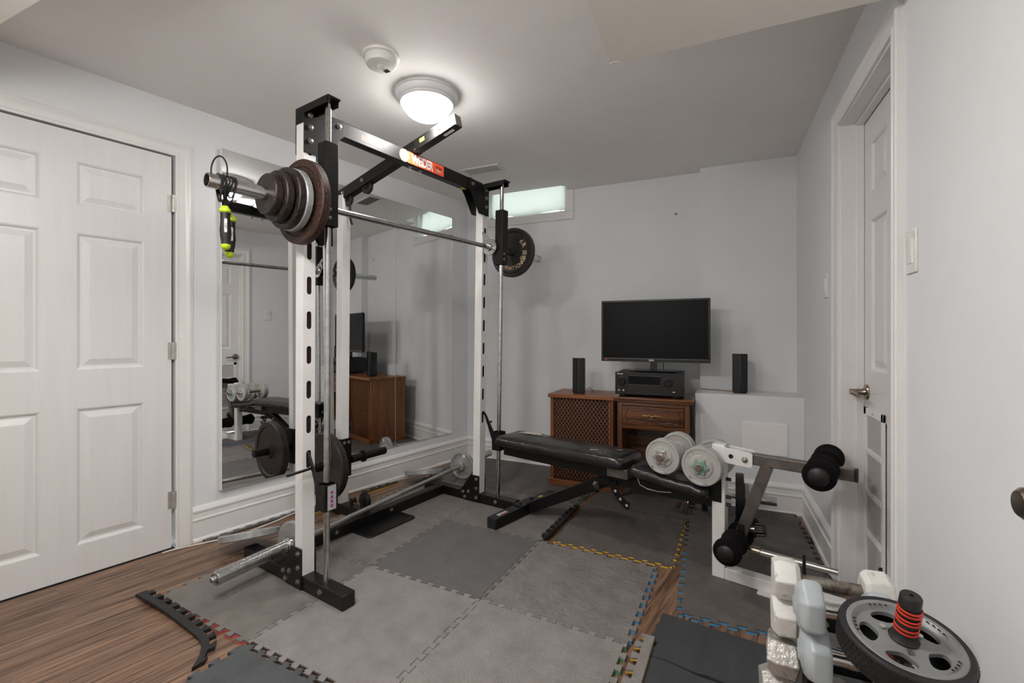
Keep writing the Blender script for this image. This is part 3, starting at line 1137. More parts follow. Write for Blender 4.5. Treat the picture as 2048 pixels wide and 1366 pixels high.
slots = [.568 + .15 * k for k in range(10)]
for bc, sgn in ((0.0, -1), (BW, 1)):
    b = MB()
    b.box(-.62, .145, bc - .03, bc + .03, FZ0, FZ1)
    ft = b.build('base_foot', 'black_worn', RK, bevel=.003)
    b = MB()
    b.box(.145, .1475, bc - .0285, bc + .0285, FZ0 + .002, FZ1 - .002)
    b.build('end_cap', 'rubber', ft, bevel=.001)
    b = MB()
    slotted_front(b, bc, FZ1, 2.02, -.13, slots)
    b.box(-.185, -.133, bc - .028, bc - .025, FZ1, 2.02)
    b.box(-.185, -.133, bc + .025, bc + .028, FZ1, 2.02)
    b.box(-.185, -.182, bc - .025, bc + .025, FZ1, 2.02)
    up = b.build('upright', 'white_metal', RK)
    b = MB()
    b.box(-.178, -.137, bc - .024, bc + .024, FZ1 + .01, 2.01)
    b.build('slot_shade_liner', 'slot_shade', up)  # added liner, its dark colour stands in for shade inside the slots
    b = MB()
    b.cyl((0, bc, FZ1), (0, bc, 2.075), .0127, n=24)
    b.build('guide_rod', 'chrome', RK)
    # cap with bent flange
    b = MB()
    b.box(-.190, .042, bc - .030, bc + .030, 2.075, 2.083)
    b.box(-.190, .030, bc - .030, bc - .026, 2.052, 2.075)
    b.box(-.190, .030, bc + .026, bc + .030, 2.052, 2.075)
    b.box(-.189, -.127, bc - .0305, bc + .0305, 2.012, 2.075)
    b.build('top_cap', 'black_metal', RK, bevel=.0015)
    # lower gussets either side
    gp = [(-.285, .040), (-.285, .075), (-.255, .110), (-.200, .188), (-.128, .188), (-.128, .014), (-.240, .014)]
    for side in (-1, 1):
        b = MB()
        y = bc + side * .0305
        M = basis((0, y, 0), (1, 0, 0), (0, 0, 1), (0, side, 0))
        b.prism(gp, 0, .005, M)
        g = b.build('gusset_plate', 'black_worn', RK, bevel=.001)
        for (a, z) in ((-.150, .165), (-.150, .105), (-.150, .045), (-.215, .075), (-.262, .065), (-.245, .035)):
            b = MB()
            hexbolt(b, (a, y + side * .005, z), (0, side, 0))
            b.build('bolt', 'bolt', g)
    for side in (-1, 1):
        b = MB()
        hexbolt(b, (.0, bc + side * .03, .045), (0, side, 0), .010)
        b.build('foot_bolt', 'bolt', ft)
    # upper corner plates front and rear
    q = [(-.030, 2.070), (.168, 2.090), (.168, 2.018), (.145, 1.995), (.072, 1.885), (-.030, 1.885)]
    q = [(bc - sgn * x, z) for x, z in q]
    for a, nn in ((-.1298, 1), (-.1852, -1)):
        b = MB()
        M = basis((a, 0, 0), (0, 1, 0), (0, 0, 1), (1, 0, 0))
        b.prism(q, 0, .004 * nn, M)
        g = b.build('corner_plate', 'black_metal', RK, bevel=.001)
        for x, z in ((.0, 2.052), (.0, 1.998), (.0, 1.940), (.14, 2.055)):
            b = MB()
            hexbolt(b, (a + .004 * nn, bc - sgn * x, z), (nn, 0, 0), .0095, .009)
            b.build('bolt', 'bolt', g)

b = MB()
b.box(-.183, -.132, .03, BW - .03, 2.018, 2.090)
b.build('top_crossbar', 'black_metal', RK, bevel=.004)
# maker's sign
b = MB()
b.box(-.132, -.1305, .560, .835, 2.024, 2.084)
sg = b.build('sign_plate', 'sign_orange', RK)
b = MB()
FM = lambda y, z, a=-.1304: basis((a, y, z), (0, 1, 0), (0, 0, 1), (1, 0, 0))
b.lathe([(0, 0), (.033, 0), (.033, .0012), (0, .0012)], 32, FM(.535, 2.054, -.1318))
em = b.build('round_emblem', 'sign_gold', sg)
b = MB()
b.lathe([(.0275, .0014), (.030, .0014), (.030, .0018), (.0275, .0018)], 32, FM(.535, 2.054, -.1318), closed=True)
for p0, p1, w in (((0, .020), (.003, -.004), .006), ((.003, -.004), (.012, -.020), .006), ((.003, -.004), (-.008, -.018), .006), ((-.016, .002), (.010, .010), .004), ((-.019, -.004), (-.013, .008), .006)):
    b.bar((-.1301, .535 + p0[0], 2.054 + p0[1]), (-.1301, .535 + p1[0], 2.054 + p1[1]), w, .0008, up=(1, 0, 0))
b.build('emblem_figure', 'sign_white', em)
b = MB()
text(b, 'WEIDER', .066, FM(.668, 2.053), .0008, spacing=.90, bold=.0022, sx=.70)
b.build('sign_lettering', 'sign_white', sg)
b = MB()
text(b, 'XT66', .021, FM(.792, 2.062), .0008, bold=.0006)
b.build('sign_model_lettering', 'dark', sg)
b = MB()
text(b, 'PRO', .019, FM(.792, 2.042), .0008, bold=.0003)
b.build('sign_small_lettering', 'sticker_blue', sg)
b = MB()
b.box(-.1322, -.1312, .262, .385, 2.038, 2.064)
b.build('tape_patch', 'tape', RK)
b = MB()
b.box(-.17, -.15, 1.02, 1.06, 2.0172, 2.018)
b.build('warning_sticker', 'sticker_yellow', RK)
for y in (.60, .675):
    b = MB()
    b.cyl((-.157, y, 2.018), (-.157, y, 1.996), .005, n=10)
    hexbolt(b, (-.157, y, 2.018), (0, 0, -1), .009, .007)
    b.build('clamp_bolt', 'bolt', RK)
# overhead pulley arm
P0, P1 = Vector((-.775, .616, 1.962)), Vector((.165, .616, 2.190))
b = MB()
b.bar(P0, P1, .050, .062)
arm = b.build('pulley_arm', 'black_metal', RK, bevel=.003)
d = (P1 - P0).normalized()
upv = Vector((-d.z, 0, d.x))


def onarm(t, y, u):
    return P0 + d * t + upv * u + Vector((0, y, 0))


b = MB()
b.bar(P1 - d * .002, P1 + d * .004, .048, .060)
b.build('end_cap', 'grey_metal', arm, bevel=.001)
for t in (.05, .235, .86):
    for sd in (-1, 1):
        b = MB()
        hexbolt(b, onarm(t, sd * .025, 0), (0, sd, 0), .009)
        b.build('bolt', 'bolt', arm)
b = MB()
M = basis(onarm(.90, 0, -.0312), d, (0, 1, 0), -upv)
b.prism([(.036 * math.copysign(1, math.cos(x)) * .7 + .010 * math.cos(x), .010 * math.sin(x)) for x in [2 * PI * k / 16 + .01 for k in range(16)]], 0, .0006, M)
b.build('slot', 'plastic_white', arm)
b = MB()
b.box(0, .034, -.0007, .0007, -.010, .010, basis(onarm(.72, -.0255, .004), d, (0, 1, 0), upv))
b.build('warning_sticker', 'sticker_yellow', arm)
for t in (.06, .245):
    b = MB()
    c_ = onarm(t, 0, -.040)
    b.lathe([(.006, -.010), (.040, -.010), (.042, -.008), (.034, -.002), (.034, .002), (.042, .008), (.040, .010), (.006, .010)], 28, axisM(c_, (0, 1, 0)), closed=True)
    pu = b.build('pulley', 'rubber', arm)
    b = MB()
    for sd in (-1, 1):
        b.bar(onarm(t, sd * .0135, .01), onarm(t, sd * .0135, -.052), .003, .022, up=tuple(d))
    b.cyl(c_ + Vector((0, -.018, 0)), c_ + Vector((0, .018, 0)), .005, n=10)
    b.build('pulley_bracket', 'black_metal', pu)
b = MB()
b.box(-.205, -.110, .588, .644, 2.090, 2.104)
b.build('arm_saddle', 'black_metal', RK, bevel=.002)
# hanging hook behind the near carriage
b = MB()
b.tube([(-.69, .616, 1.93), (-.69, .616, 1.83), (-.685, .62, 1.80), (-.68, .625, 1.78)], .007, 10)
b.build('cable_strap', 'rubber', RK)
# mast and its foot
b = MB()
b.box(-.777, -.722, .588, .644, FZ1, 1.965)
b.build('mast', 'white_metal', RK, bevel=.002)
b = MB()
b.box(-.50, -.44, .031, BW - .031, FZ0, FZ1)
b.build('base_crossbar', 'black_worn', RK, bevel=.003)
b = MB()
b.box(-.86, -.501, .586, .646, FZ0, FZ1)
b.build('mast_foot', 'black_worn', RK, bevel=.003)
b = MB()
b.prism([(-.44, .455), (-.305, .455), (-.290, .470), (-.290, .785), (-.305, .800), (-.44, .800)], MT + .004, MT + .009)
b.box(-.4395, -.434, .455, .800, MT + .004, MT + .022)
b.build('foot_plate', 'black_worn', RK, bevel=.001)
for y in (.36, .74):
    b = MB()
    hexbolt(b, (-.44, y, .048), (1, 0, 0), .009)
    b.build('bolt', 'bolt', RK)
# low pulleys
b = MB()
b.lathe([(.006, -.011), (.042, -.011), (.045, -.008), (.037, -.002), (.037, .002), (.045, .008), (.042, .011), (.006, .011)], 32, axisM((-.53, .616, .125), (0, 1, 0)), closed=True)
pu = b.build('low_pulley', 'rubber', RK)
b = MB()
for sd in (-1, 1):
    b.prism([(-.018, .0), (.018, 0), (.018, .05), (.010, .064), (-.010, .064), (-.018, .05)], 0, .003, basis((-.53, .616 + sd * .0165, FZ1), (1, 0, 0), (0, 0, 1), (0, sd, 0)))
b.cyl((-.53, .593, .125), (-.53, .639, .125), .006, n=10)
b.build('pulley_bracket', 'black_metal', pu)
b = MB()
b.lathe([(0, 0), (.012, 0), (.020, .006), (.012, .014), (.010, .024), (.018, .030), (.014, .038), (0, .04)], 14, axisM((-.65, .600, .10), (.5, .85, .1)))
b.cyl((-.645, .608, FZ1), (-.645, .608, .11), .010, n=12)
b.build('cable_hook', 'rubber', RK)
# weight carriage on the mast
b = MB()
b.box(-.785, -.714, .580, .588, .235, .47)
b.box(-.785, -.714, .644, .652, .235, .47)
b.box(-.714, -.706, .580, .652, .235, .47)
b.box(-.793, -.785, .580, .652, .235, .47)
wc = b.build('weight_carriage', 'black_metal', RK, bevel=.002)
b = MB()
b.cyl((-.71, .652, .335), (-.71, .915, .335), .0245, n=24)
b.lathe([(.0246, 0), (.036, 0), (.037, .004), (.036, .012), (.0246, .012)], 24, axisM((-.71, .735, .335), (0, 1, 0)), closed=True)
b.cyl((-.71, .580, .335), (-.71, .36, .335), .0245, n=24)
b.build('plate_post', 'black_metal', wc)
b = MB()
hexbolt(b, (-.706, .600, .445), (1, 0, 0))
hexbolt(b, (-.706, .632, .445), (1, 0, 0))
b.build('bolt', 'bolt', wc)


# ------------------------------------------------------------------ plates
def plate(label, frame, c0, ax, r, t, m_, style='flat', hole=.0262, group=None, n=56, name='weight_plate'):
    """disc lying along axis ax from point c0 (its face), thickness t"""
    Mx = axisM(c0, ax)
    if style == 'rim':
        prof = [(hole, .0), (hole + .012, .0), (hole + .020, t * .10), (r * .40, t * .22), (r * .82, t * .22), (r * .87, .0), (r * .97, .0), (r, t * .10), (r, t * .90), (r * .97, t), (r * .87, t), (r * .82, t * .78), (r * .40, t * .78), (hole + .020, t * .90), (hole + .012, t), (hole, t)]
    elif style == 'lip':
        prof = [(hole, -.004), (hole + .022, -.004), (hole + .026, t * .15), (r * .80, t * .15), (r * .84, 0), (r * .97, 0), (r, t * .12), (r, t * .88), (r * .97, t), (hole, t)]
    else:
        prof = [(hole, 0), (r * .96, 0), (r, t * .12), (r, t * .88), (r * .96, t), (hole, t)]
    root = thing(name, label, 'weight plate', RO if frame == 'rack' else (0, 0, 0), RR if frame == 'rack' else 0, group)
    b = MB()
    b.lathe(prof, n, Mx, closed=True)
    b.build('disc', m_, root, angle=30)
    return root, Mx


BA, BZ = -.06, 1.652
zb = lambda y: 1.640 + .0155 * (y + .43)
SB = thing('smith_barbell', 'chrome barbell fixed to black sliding carriages on the guide rods', 'barbell', RO, RR)
b = MB()
b.cyl((BA, .045, zb(.045)), (BA, BW - .045, zb(BW - .045)), .0143, n=24)
b.build('bar', 'chrome', SB)
for y0, y1 in ((-.43, -.005), (BW + .005, 1.80)):
    b = MB()
    ye, yi = (y0, y1) if y0 < 0 else (y1, y0)
    p0 = Vector((BA, ye, zb(ye)))
    p1 = Vector((BA, yi, zb(yi)))
    L = (p1 - p0).length
    b.lathe([(0, .030), (.019, .030), (.021, .0), (.0245, .0), (.0255, .002), (.0255, L), (0, L)], 32, axisM(p0, p1 - p0))
    b.build('sleeve', 'chrome', SB)
    b = MB()
    b.cyl(p0 + (p1 - p0) * (.028 / L), p0 + (p1 - p0) * (.031 / L), .019, n=20)
    b.build('sleeve_core', 'rust', SB)
for bc, sgn in ((0.0, 1), (BW, -1)):
    b = MB()
    t = .004
    for q in ((-.029, -.025, -.029, .029), (.025, .029, -.029, .029), (-.025, .025, -.029, -.025), (-.025, .025, .025, .029)):
        b.box(q[0], q[1], bc + q[2], bc + q[3], 1.553, 1.898)
    b.box(-.025, .025, bc - .025, bc + .025, 1.89, 1.896)
    cg = b.build('carriage', 'black_metal', SB, bevel=.0015)
    b = MB()
    y = bc + sgn * .040
    b.lathe([(0, 0), (.051, 0), (.053, .003), (.051, .007), (.026, .008), (.022, .022), (0, .022)], 36, axisM((BA, y, zb(y)), (0, sgn, 0)))
    b.build('collar_disc', 'chrome', SB)
    b = MB()
    M = basis((BA, y - sgn * .004, zb(y)), (1, 0, 0), (0, 0, 1), (0, sgn, 0))
    b.prism([(-.040, -.016), (.030, -.028), (.034, .0), (.010, .060), (-.030, .085), (-.062, .110), (-.068, .100), (-.052, .070), (-.062, .035)], -.004, .002, M)
    b.build('latch_hook', 'chrome', SB, bevel=.001)
    b = MB()
    b.box(-.06, -.029, bc - .020, bc + .020, zb(bc) - .03, zb(bc) + .03)
    b.build('bar_block', 'black_metal', SB, bevel=.002)
    b = MB()
    for z in (1.585, 1.62):
        hexbolt(b, (.029, bc - .012, z), (1, 0, 0), .006)
    b.build('bolt', 'bolt', cg)

G1 = 'plates on the near end of the Smith barbell'
dz = Vector((0, -1, -.0155)).normalized()


def nearplate(label, yo, r, t, m_, style):
    return plate(label, 'rack', (BA, yo, zb(yo)), (0, 1, .0155), r, t, m_, style, group=G1)


nearplate('large rusty iron plate nearest the carriage on the loaded barbell end', -.096, .170, .038, 'rust', 'lip')
nearplate('grey-edged medium plate between the large rusty plate and the dark ones', -.130, .123, .028, 'plate_grey', 'flat')
nearplate('dark rusty medium plate against the grey-edged plate', -.160, .120, .028, 'rust_black', 'lip')
nearplate('dark rusty small plate second from the barbell sleeve tip', -.196, .098, .031, 'rust_black', 'flat')
nearplate('smallest rusty plate outermost on the loaded barbell end', -.229, .078, .032, 'rust_black', 'flat')

pr, Mx = plate('black iron plate with gold lettering on the far end of the barbell', 'rack', (BA, 1.435, zb(1.435)), (0, 1, .0155), .167, .034, 'plate_black', 'rim')
b = MB()
# face toward the viewer looks along -y; letters read from that side
Lm = basis((BA, 1.435 + .034 * .22 - .0002, zb(1.435)), (1, 0, 0), (0, 0, 1), (0, -1, 0))
arc_text(b, 'WEIDER', .044, .103, 72.5, Lm, 19, .001, bold=.0014)
arc_text(b, 'INTERNATIONAL', .037, .108, -95, Lm, 11.4, .001, flip=True, bold=.0012)
text(b, '33', .036, Lm @ Matrix.Translation((.100, -.010, 0)), .001, bold=.0012)
text(b, 'LBS', .030, Lm @ Matrix.Translation((.088, -.042, 0)), .001, bold=.0012)
text(b, '33', .028, Lm @ Matrix.Translation((-.098, -.004, 0)), .001, bold=.0008)
text(b, 'LBS', .024, Lm @ Matrix.Translation((-.086, -.036, 0)), .001, bold=.0008)
b.build('raised_lettering', 'gold_paint', pr)

plate('large rusty iron plate on the low weight carriage at the mast', 'rack', (-.71, .452, .335), (0, 1, 0), .195, .045, 'rust_black', 'lip')

# jump rope looped over the near sleeve
JR = thing('jump_rope', 'black jump rope with lime green handle ends looped over the barbell sleeve', 'jump rope', RO, RR)
b = MB()
zc = zb(-.36)
rn = random.Random(5)
for lp_i in range(8):
    y0 = -.392 + lp_i * .0062
    ph, sw_ = rn.uniform(0, 6), rn.uniform(-.012, .012)
    drop = rn.uniform(.012, .040)
    pts = []
    for k in range(24):
        a = 2 * PI * k / 24
        rr = .0292
        zz = rr * math.sin(a)
        if math.sin(a) < 0:
            zz -= drop * (-math.sin(a)) ** 1.5
        pts.append((BA + rr * math.cos(a) * (1 if math.sin(a) > 0 else 1 - .25 * -math.sin(a)), y0 + sw_ * math.sin(a + ph) * .7, zc + zz))
    b.tube(pts, .0030, 6, closed=True)
pts = []
for k in range(28):
    a = 2 * PI * k / 28
    pts.append((BA + .006 + .010 * math.sin(a), -.392 + .026 * math.cos(a), zc + .038 + .050 * math.sin(a)))
b.tube(pts, .0028, 6, closed=True)
h0, h1 = Vector((BA + .012, -.376, 1.552)), Vector((BA - .012, -.345, 1.530))
for q in (h0, h1):
    b.tube([(BA, -.372, zc - .045), (BA + (q.x - BA) * .3, -.372 + (q.y + .372) * .4, zc - .075), (q.x, q.y, q.z + .0)], .0032, 6)
b.build('rope', 'cord_black', JR)
for q, tilt in ((h0, .02), (h1, -.03)):
    M = axisM(q, (tilt * .3, tilt, -1)) @ Matrix.Diagonal((1.22, 1.22, 1.05, 1))
    b = MB()
    b.lathe([(0, .010), (.0125, .010), (.0120, .020), (.0125, .045), (.0148, .075), (.0140, .095), (.0118, .112), (.0118, .124), (0, .124)], 20, M)
    hd = b.build('handle', 'rubber', JR)
    b = MB()
    b.lathe([(0, -.006), (.009, -.006), (.011, .0), (.015, .004), (.0155, .012), (.0125, .016), (0, .016)], 20, M)
    b.build('collar', 'lime', hd)
    b = MB()
    b.lathe([(0, .122), (.0125, .122), (.0128, .128), (.010, .136), (.005, .140), (0, .141)], 20, M)
    b.build('end_knob', 'lime', hd)
    b = MB()
    face = basis(Vector(q) + Vector((.0165, -.005, -.064)), (.3, .95, 0), (0, 0, 1), (.95, -.3, 0))
    b.prism([(.0045 * math.cos(x), .0045 * math.sin(x) + (.020 if math.sin(x) > 0 else -.020)) for x in [2 * PI * k / 16 + .01 for k in range(16)]], 0, .0016, face)
    lb = b.build('brand_badge', 'sticker_silver', hd)
    b = MB()
    text(b, 'CAP', .0085, face @ Matrix.Translation((0, 0, .0017)) @ Matrix.Rotation(-PI / 2, 4, 'Z'), .0004)
    b.build('badge_lettering', 'dark', hd)


# safety catches low on the guide rods
def safety(label, bc, sgn, z0, z1, lab_sticker):
    t = thing('safety_catch', label, 'safety catch', RO, RR, 'safety catches on the guide rods')
    b = MB()
    for q in ((-.031, -.0275, -.031, .031), (.0275, .031, -.031, .031), (-.0275, .0275, -.031, -.0275), (-.0275, .0275, .0275, .031)):
        b.box(q[0], q[1], bc + q[2], bc + q[3], z0, z1)
    for z in (z0 + .01, z1 - .02):
        b.lathe([(.0129, 0), (.028, 0), (.028, .01), (.0129, .01)], 16, Matrix.Translation((0, bc, z)), closed=True)
    b.build('block', 'black_metal', t, bevel=.001)
    # lever arm hooking into an upright slot
    b = MB()
    yy = bc - sgn * .006
    M = basis((0, yy, 0), (1, 0, 0), (0, 0, 1), (0, 1, 0))
    b.prism([(-.031, z0 + .02), (-.045, z0 + .03), (-.060, z0 + .06), (-.116, z1 + .085), (-.134, z1 + .105), (-.142, z1 + .100), (-.142, z1 + .112), (-.128, z1 + .118), (-.108, z1 + .100), (-.044, z1 - .01), (-.031, z1 - .02)], -.003, .003, M)
    b.build('lever_arm', 'black_metal', t, bevel=.0008)
    b = MB()
    b.cyl((-.100, yy, z1 + .048), (-.108, yy - .105 if sgn > 0 else yy + .06, z1 + .040), .006, n=12)
    b.build('lever_peg', 'black_metal', t)
    b = MB()
    hexbolt(b, (-.047, yy - .003, z0 + .05), (0, -1, 0), .008)
    b.build('pivot_bolt', 'bolt', t)
    if lab_sticker:
        b = MB()
        b.box(.031, .0315, bc - .018, bc + .022, z0 + .004, z1 - .003)
        st = b.build('silver_label', 'sticker_silver', t)
        for k in range(4):
            b = MB()
            b.box(.0315, .0318, bc - .004, bc + .008, z0 + .015 + k * .018, z0 + .027 + k * .018)
            b.build('label_mark', 'sticker_pink', st)
    b = MB()
    for k in range(2):
        b.box(-.010, .012, bc - .0313, bc - .031, z0 + .045 + k * .014, z0 + .047 + k * .014)
    b.build('engraved_marks', 'grey_metal', t)


safety('black safety catch with silver label on the near guide rod', 0.0, 1, .378, .486, True)
safety('black safety catch on the far guide rod behind the bench head', BW, -1, .372, .490, False)

# ------------------------------------------------------------------ Olympic barbell lying on the floor through the rack
def fb(y):
    return Vector((-.318 - .122 * (y + .285) - .028 * math.sin(PI * (y + .285) / 2.24), y, .1145))


FBm = thing('barbell', 'long steel barbell with ridged sleeve lying across the rack feet', 'barbell', RO, RR)
q0, q1 = Vector((-.330, -.285, .1145)), Vector((-.600, 1.955, .1145))
fd = (q1 - q0).normalized()
FP = lambda y: q0 + (q1 - q0) * ((y + .285) / 2.24)
b = MB()
b.cyl(FP(.06), FP(1.60), .0140, n=20)
b.build('bar', 'steel', FBm)
b = MB()
prof = [(0, -.014), (.010, -.014), (.012, -.012), (.012, 0), (.022, .001)]
L = (FP(.06) - FP(-.285)).length
z = .003
while z < L - .03:
    prof += [(.0280, z), (.0287, z + .0012), (.0287, z + .0028), (.0280, z + .0040)]
    z += .0045
prof += [(.0255, L - .025), (.030, L - .022), (.034, L - .018), (.034, L), (0, L)]
b.lathe(prof, 24, axisM(FP(-.285), fd))
b.build('ridged_sleeve', 'chrome', FBm, angle=50)
b = MB()
b.lathe([(0, 0), (.034, 0), (.034, .016), (.0255, .018), (.0255, (FP(1.955) - FP(1.60)).length), (0, (FP(1.955) - FP(1.60)).length)], 24, axisM(FP(1.60), fd))
b.build('sleeve', 'chrome', FBm)
plate('small grey plate at the near end of the floor barbell', 'rack', FP(.068), tuple(fd), .1022, .024, 'plate_grey', 'flat', hole=.0148)
p_, Mx = plate('small grey plate with paper tag at the far end of the floor barbell', 'rack', FP(1.52), tuple(fd), .1022, .026, 'plate_grey', 'rim', hole=.0148)
b = MB()
Lm = basis(FP(1.52) - fd * .0012 + Vector((0, 0, 0)), tuple(Vector((0, 0, 1)).cross(-fd)), (0, 0, 1), tuple(-fd))
b.box(.012, .034, .060, .086, -.006, .0004, Lm)
b.build('paper_tag', 'sign_white', p_)
b = MB()
text(b, '5', .03, Lm @ Matrix.Translation((-.055, .045, -.004)) @ Matrix.Rotation(R(40), 4, 'Z'), .002)
b.build('raised_lettering', 'plate_grey', p_)
b = MB()
b.lathe([(.0148, -.03), (.030, -.03), (.034, -.026), (.036, -.001), (.0148, -.001)], 20, axisM(FP(1.52), fd), closed=True)
tag(b.build('bar_collar', 'plate_grey'), 'grey collar ring beside the tagged plate on the floor barbell', 'collar').location = RO
bpy.data.objects['bar_collar'].rotation_euler = (0, 0, RR)
# plates leaning on the rear ends of the feet
vd = Vector((-.805, .594, 0))
for (cw, r, lab) in (((-2.17, 1.60, .084), .140, 'grey iron plate leaning flat on the near rack foot'), ((-1.985, 2.865, .082), .140, 'grey iron plate leaning flat behind the far rack foot')):
    cw = Vector(cw)
    hv = Vector((cw.x, cw.y, 0)).normalized()
    slope = math.atan2(1.1 - cw.z, Vector((cw.x, cw.y)).length) * .93
    nrm = Vector((hv.x * math.sin(slope), hv.y * math.sin(slope), math.cos(slope)))
    plate(lab, 'w', cw - nrm * .017, tuple(nrm), r, .034, 'plate_grey', 'flat')

# ------------------------------------------------------------------ weight bench (local x along bench, y across, z up)
BO = (-1.06, 2.62, 0)
BR = -R(16)
BN = thing('weight_bench', 'adjustable black padded weight bench with white front leg and leg lever', 'weight bench', BO, BR)


def cushion(b, x0, x1, y0, y1, z0, z1, nx=20, ny=8, crown=.012, wob=.002, seed=1, edge=.018):
    """padded slab: rounded rim, slightly crowned and uneven top"""
    rn = random.Random(seed)
    ph = [rn.uniform(0, 6) for _ in range(6)]
    rings = [(.010, z0), (.002, z0 + (z1 - z0) * .12), (0, z0 + (z1 - z0) * .35), (.000, z0 + (z1 - z0) * .62), (.006, z0 + (z1 - z0) * .85), (edge, z1)]
    # outline with rounded corners
    def outline(inset):
        P = []
        rc = .03
        for cx, cy, a0 in ((x1 - rc, y1 - rc, 0), (x0 + rc, y1 - rc, 90), (x0 + rc, y0 + rc, 180), (x1 - rc, y0 + rc, 270)):
            for k in range(6):
                a = R(a0 + 18 * k)
                P.append((cx + (rc - inset) * math.cos(a), cy + (rc - inset) * math.sin(a)))
        # subdivide the straight runs
        Q = []
        for i in range(len(P)):
            a, c2 = P[i], P[(i + 1) % len(P)]
            L = math.dist(a, c2)
            n = max(1, int(L / .045))
            for k in range(n):
                Q.append((a[0] + (c2[0] - a[0]) * k / n, a[1] + (c2[1] - a[1]) * k / n))
        return Q
    base = outline(0)
    N = len(base)
    cx, cy = (x0 + x1) / 2, (y0 + y1) / 2
    vs, fs = [], []

    def wobz(x, y):
        return wob * (math.sin(x * 31 + ph[0]) * math.sin(y * 27 + ph[1]) + .7 * math.sin(x * 67 + y * 40 + ph[2]) + .4 * math.sin(x * 120 - y * 90 + ph[3]))
    for ins, z in rings:
        for (x, y) in base:
            sx = (abs(x - cx) - ins) / max(1e-6, abs(x - cx))
            sy = (abs(y - cy) - ins) / max(1e-6, abs(y - cy))
            X, Y = cx + (x - cx) * max(0, sx), cy + (y - cy) * max(0, sy)
            w = wobz(x, y) * (.5 + (z - z0) / (z1 - z0))
            vs.append((X + w * .8, Y + w * .8, z + w))
    # top: shrink toward the middle line in rings
    for f in (.80, .6, .4, .2, .02):
        for (x, y) in base:
            hx, hy = (x1 - x0) / 2 - edge, (y1 - y0) / 2 - edge
            X = cx + max(-hx, min(hx, x - cx))
            Y = cy + max(-hy, min(hy, y - cy))
            # move toward the spine
            lim = hx - hy
            sx = max(-lim, min(lim, X - cx)) + cx
            X2, Y2 = sx + (X - sx) * f, cy + (Y - cy) * f
            vs.append((X2, Y2, z1 + crown * (1 - f * f) + wobz(X2, Y2)))
    K = len(rings) + 5
    for r in range(K - 1):
        for k in range(N):
            fs.append((r * N + k, r * N + (k + 1) % N, (r + 1) * N + (k + 1) % N, (r + 1) * N + k))
    fs.append(list(range(N))[::-1])
    b.add(vs, fs)


b = MB()
b.box(-.034, .034, -.315, .285, FZ0, .072)
tf = b.build('base_foot', 'black_metal', BN, bevel=.004)
for y, nm in ((-.315, -1), (.285, 1)):
    b = MB()
    b.box(-.032, .032, min(y, y + nm * .004), max(y, y + nm * .004), FZ0 + .002, .070)
    b.build('end_cap', 'rubber', tf, bevel=.001)
b = MB()
b.box(-.036, .036, -.085, .085, .072, .078)
b.build('foot_sleeve', 'black_metal', tf, bevel=.001)
for y in (-.055, .055):
    b = MB()
    hexbolt(b, (.0, y, .078), (0, 0, 1), .008, .012)
    b.build('bolt', 'matte_black', tf)
b = MB()
b.box(-.012, .012, -.265, -.185, .072, .0726)
st = b.build('warning_label', 'sticker_blue', tf)
b = MB()
b.box(.001, .010, -.252, -.190, .0726, .0730)
b.build('orange_band', 'sign_orange', st)
b = MB()
b.box(-.006, .012, .125, .165, .072, .0725)
b.build('yellow_sticker', 'sticker_yellow', tf)
b = MB()
b.bar((.036, 0, .052), (.715, 0, .405), .052, .062)
bm_ = b.build('main_beam', 'black_metal', BN, bevel=.003)
b = MB()
hexbolt(b, (.50, -.026, .296), (0, -1, 0), .013, .012)
b.build('bolt', 'bolt', bm_)
b = MB()
b.cyl((.555, -.03, .30), (.555, -.095, .312), .008, n=12)
b.lathe([(0, 0), (.014, 0), (.018, .01), (.016, .028), (0, .03)], 16, axisM((.555, -.09, .312), (0, -1, .15)))
b.build('pull_pin', 'matte_black', bm_)
# curved adjuster plate
b = MB()
P = []
for k in range(11):
    a = R(200 + k * 5.4)
    P.append((.72 + .165 * math.cos(a) + 0.02, .395 + .20 * math.sin(a)))
Q = []
for k in range(11):
    a = R(200 + k * 5.4)
    Q.append((.72 + .125 * math.cos(a) + 0.02, .395 + .160 * math.sin(a)))
M = basis((0, -.034, 0), (1, 0, 0), (0, 0, 1), (0, 1, 0))
b.prism(P + Q[::-1], -.005, .0, M)
cv = b.build('adjuster_arc', 'black_metal', BN, bevel=.001)
for k in (3, 6, 9):
    a = R(200 + k * 5.4)
    b = MB()
    b.cyl((.74 + .145 * math.cos(a), -.0392, .395 + .18 * math.sin(a)), (.74 + .145 * math.cos(a), -.0398, .395 + .18 * math.sin(a)), .0075, n=14)
    b.build('adjuster_hole', 'grey_paint', cv)
b = MB()
b.box(.60, 1.108, -.025, .025, .315, .368)
b.build('seat_rail', 'black_metal', BN, bevel=.003)
for y in (-.062, .050):
    b = MB()
    b.box(-.130, .70, y, y + .012, .358, .424)
    b.build('back_rail', 'black_metal', BN, bevel=.002)
b = MB()
b.box(.60, .715, -.09, -.03, .375, .424)
b.build('hinge_bracket', 'grey_metal', BN, bevel=.002)
b = MB()
cushion(b, -.155, .700, -.128, .128, .424, .482, seed=3, crown=.010, wob=.0016)
bp = b.build('back_pad', 'leather', BN, angle=60)
b = MB()
b.prism([(0, 0), (.03, .012), (.045, .004), (.07, .016), (.085, .010), (.12, .022), (.135, .015), (.125, .045), (.11, .05), (.10, .062), (.07, .058), (.05, .066), (.035, .055), (.01, .05), (.018, .03)], 0, .0012)
o = b.build('tear', 'padding', bp)
o.location = (-.060, .000, .4945)
o.scale = (1.15, 1.2, 1)
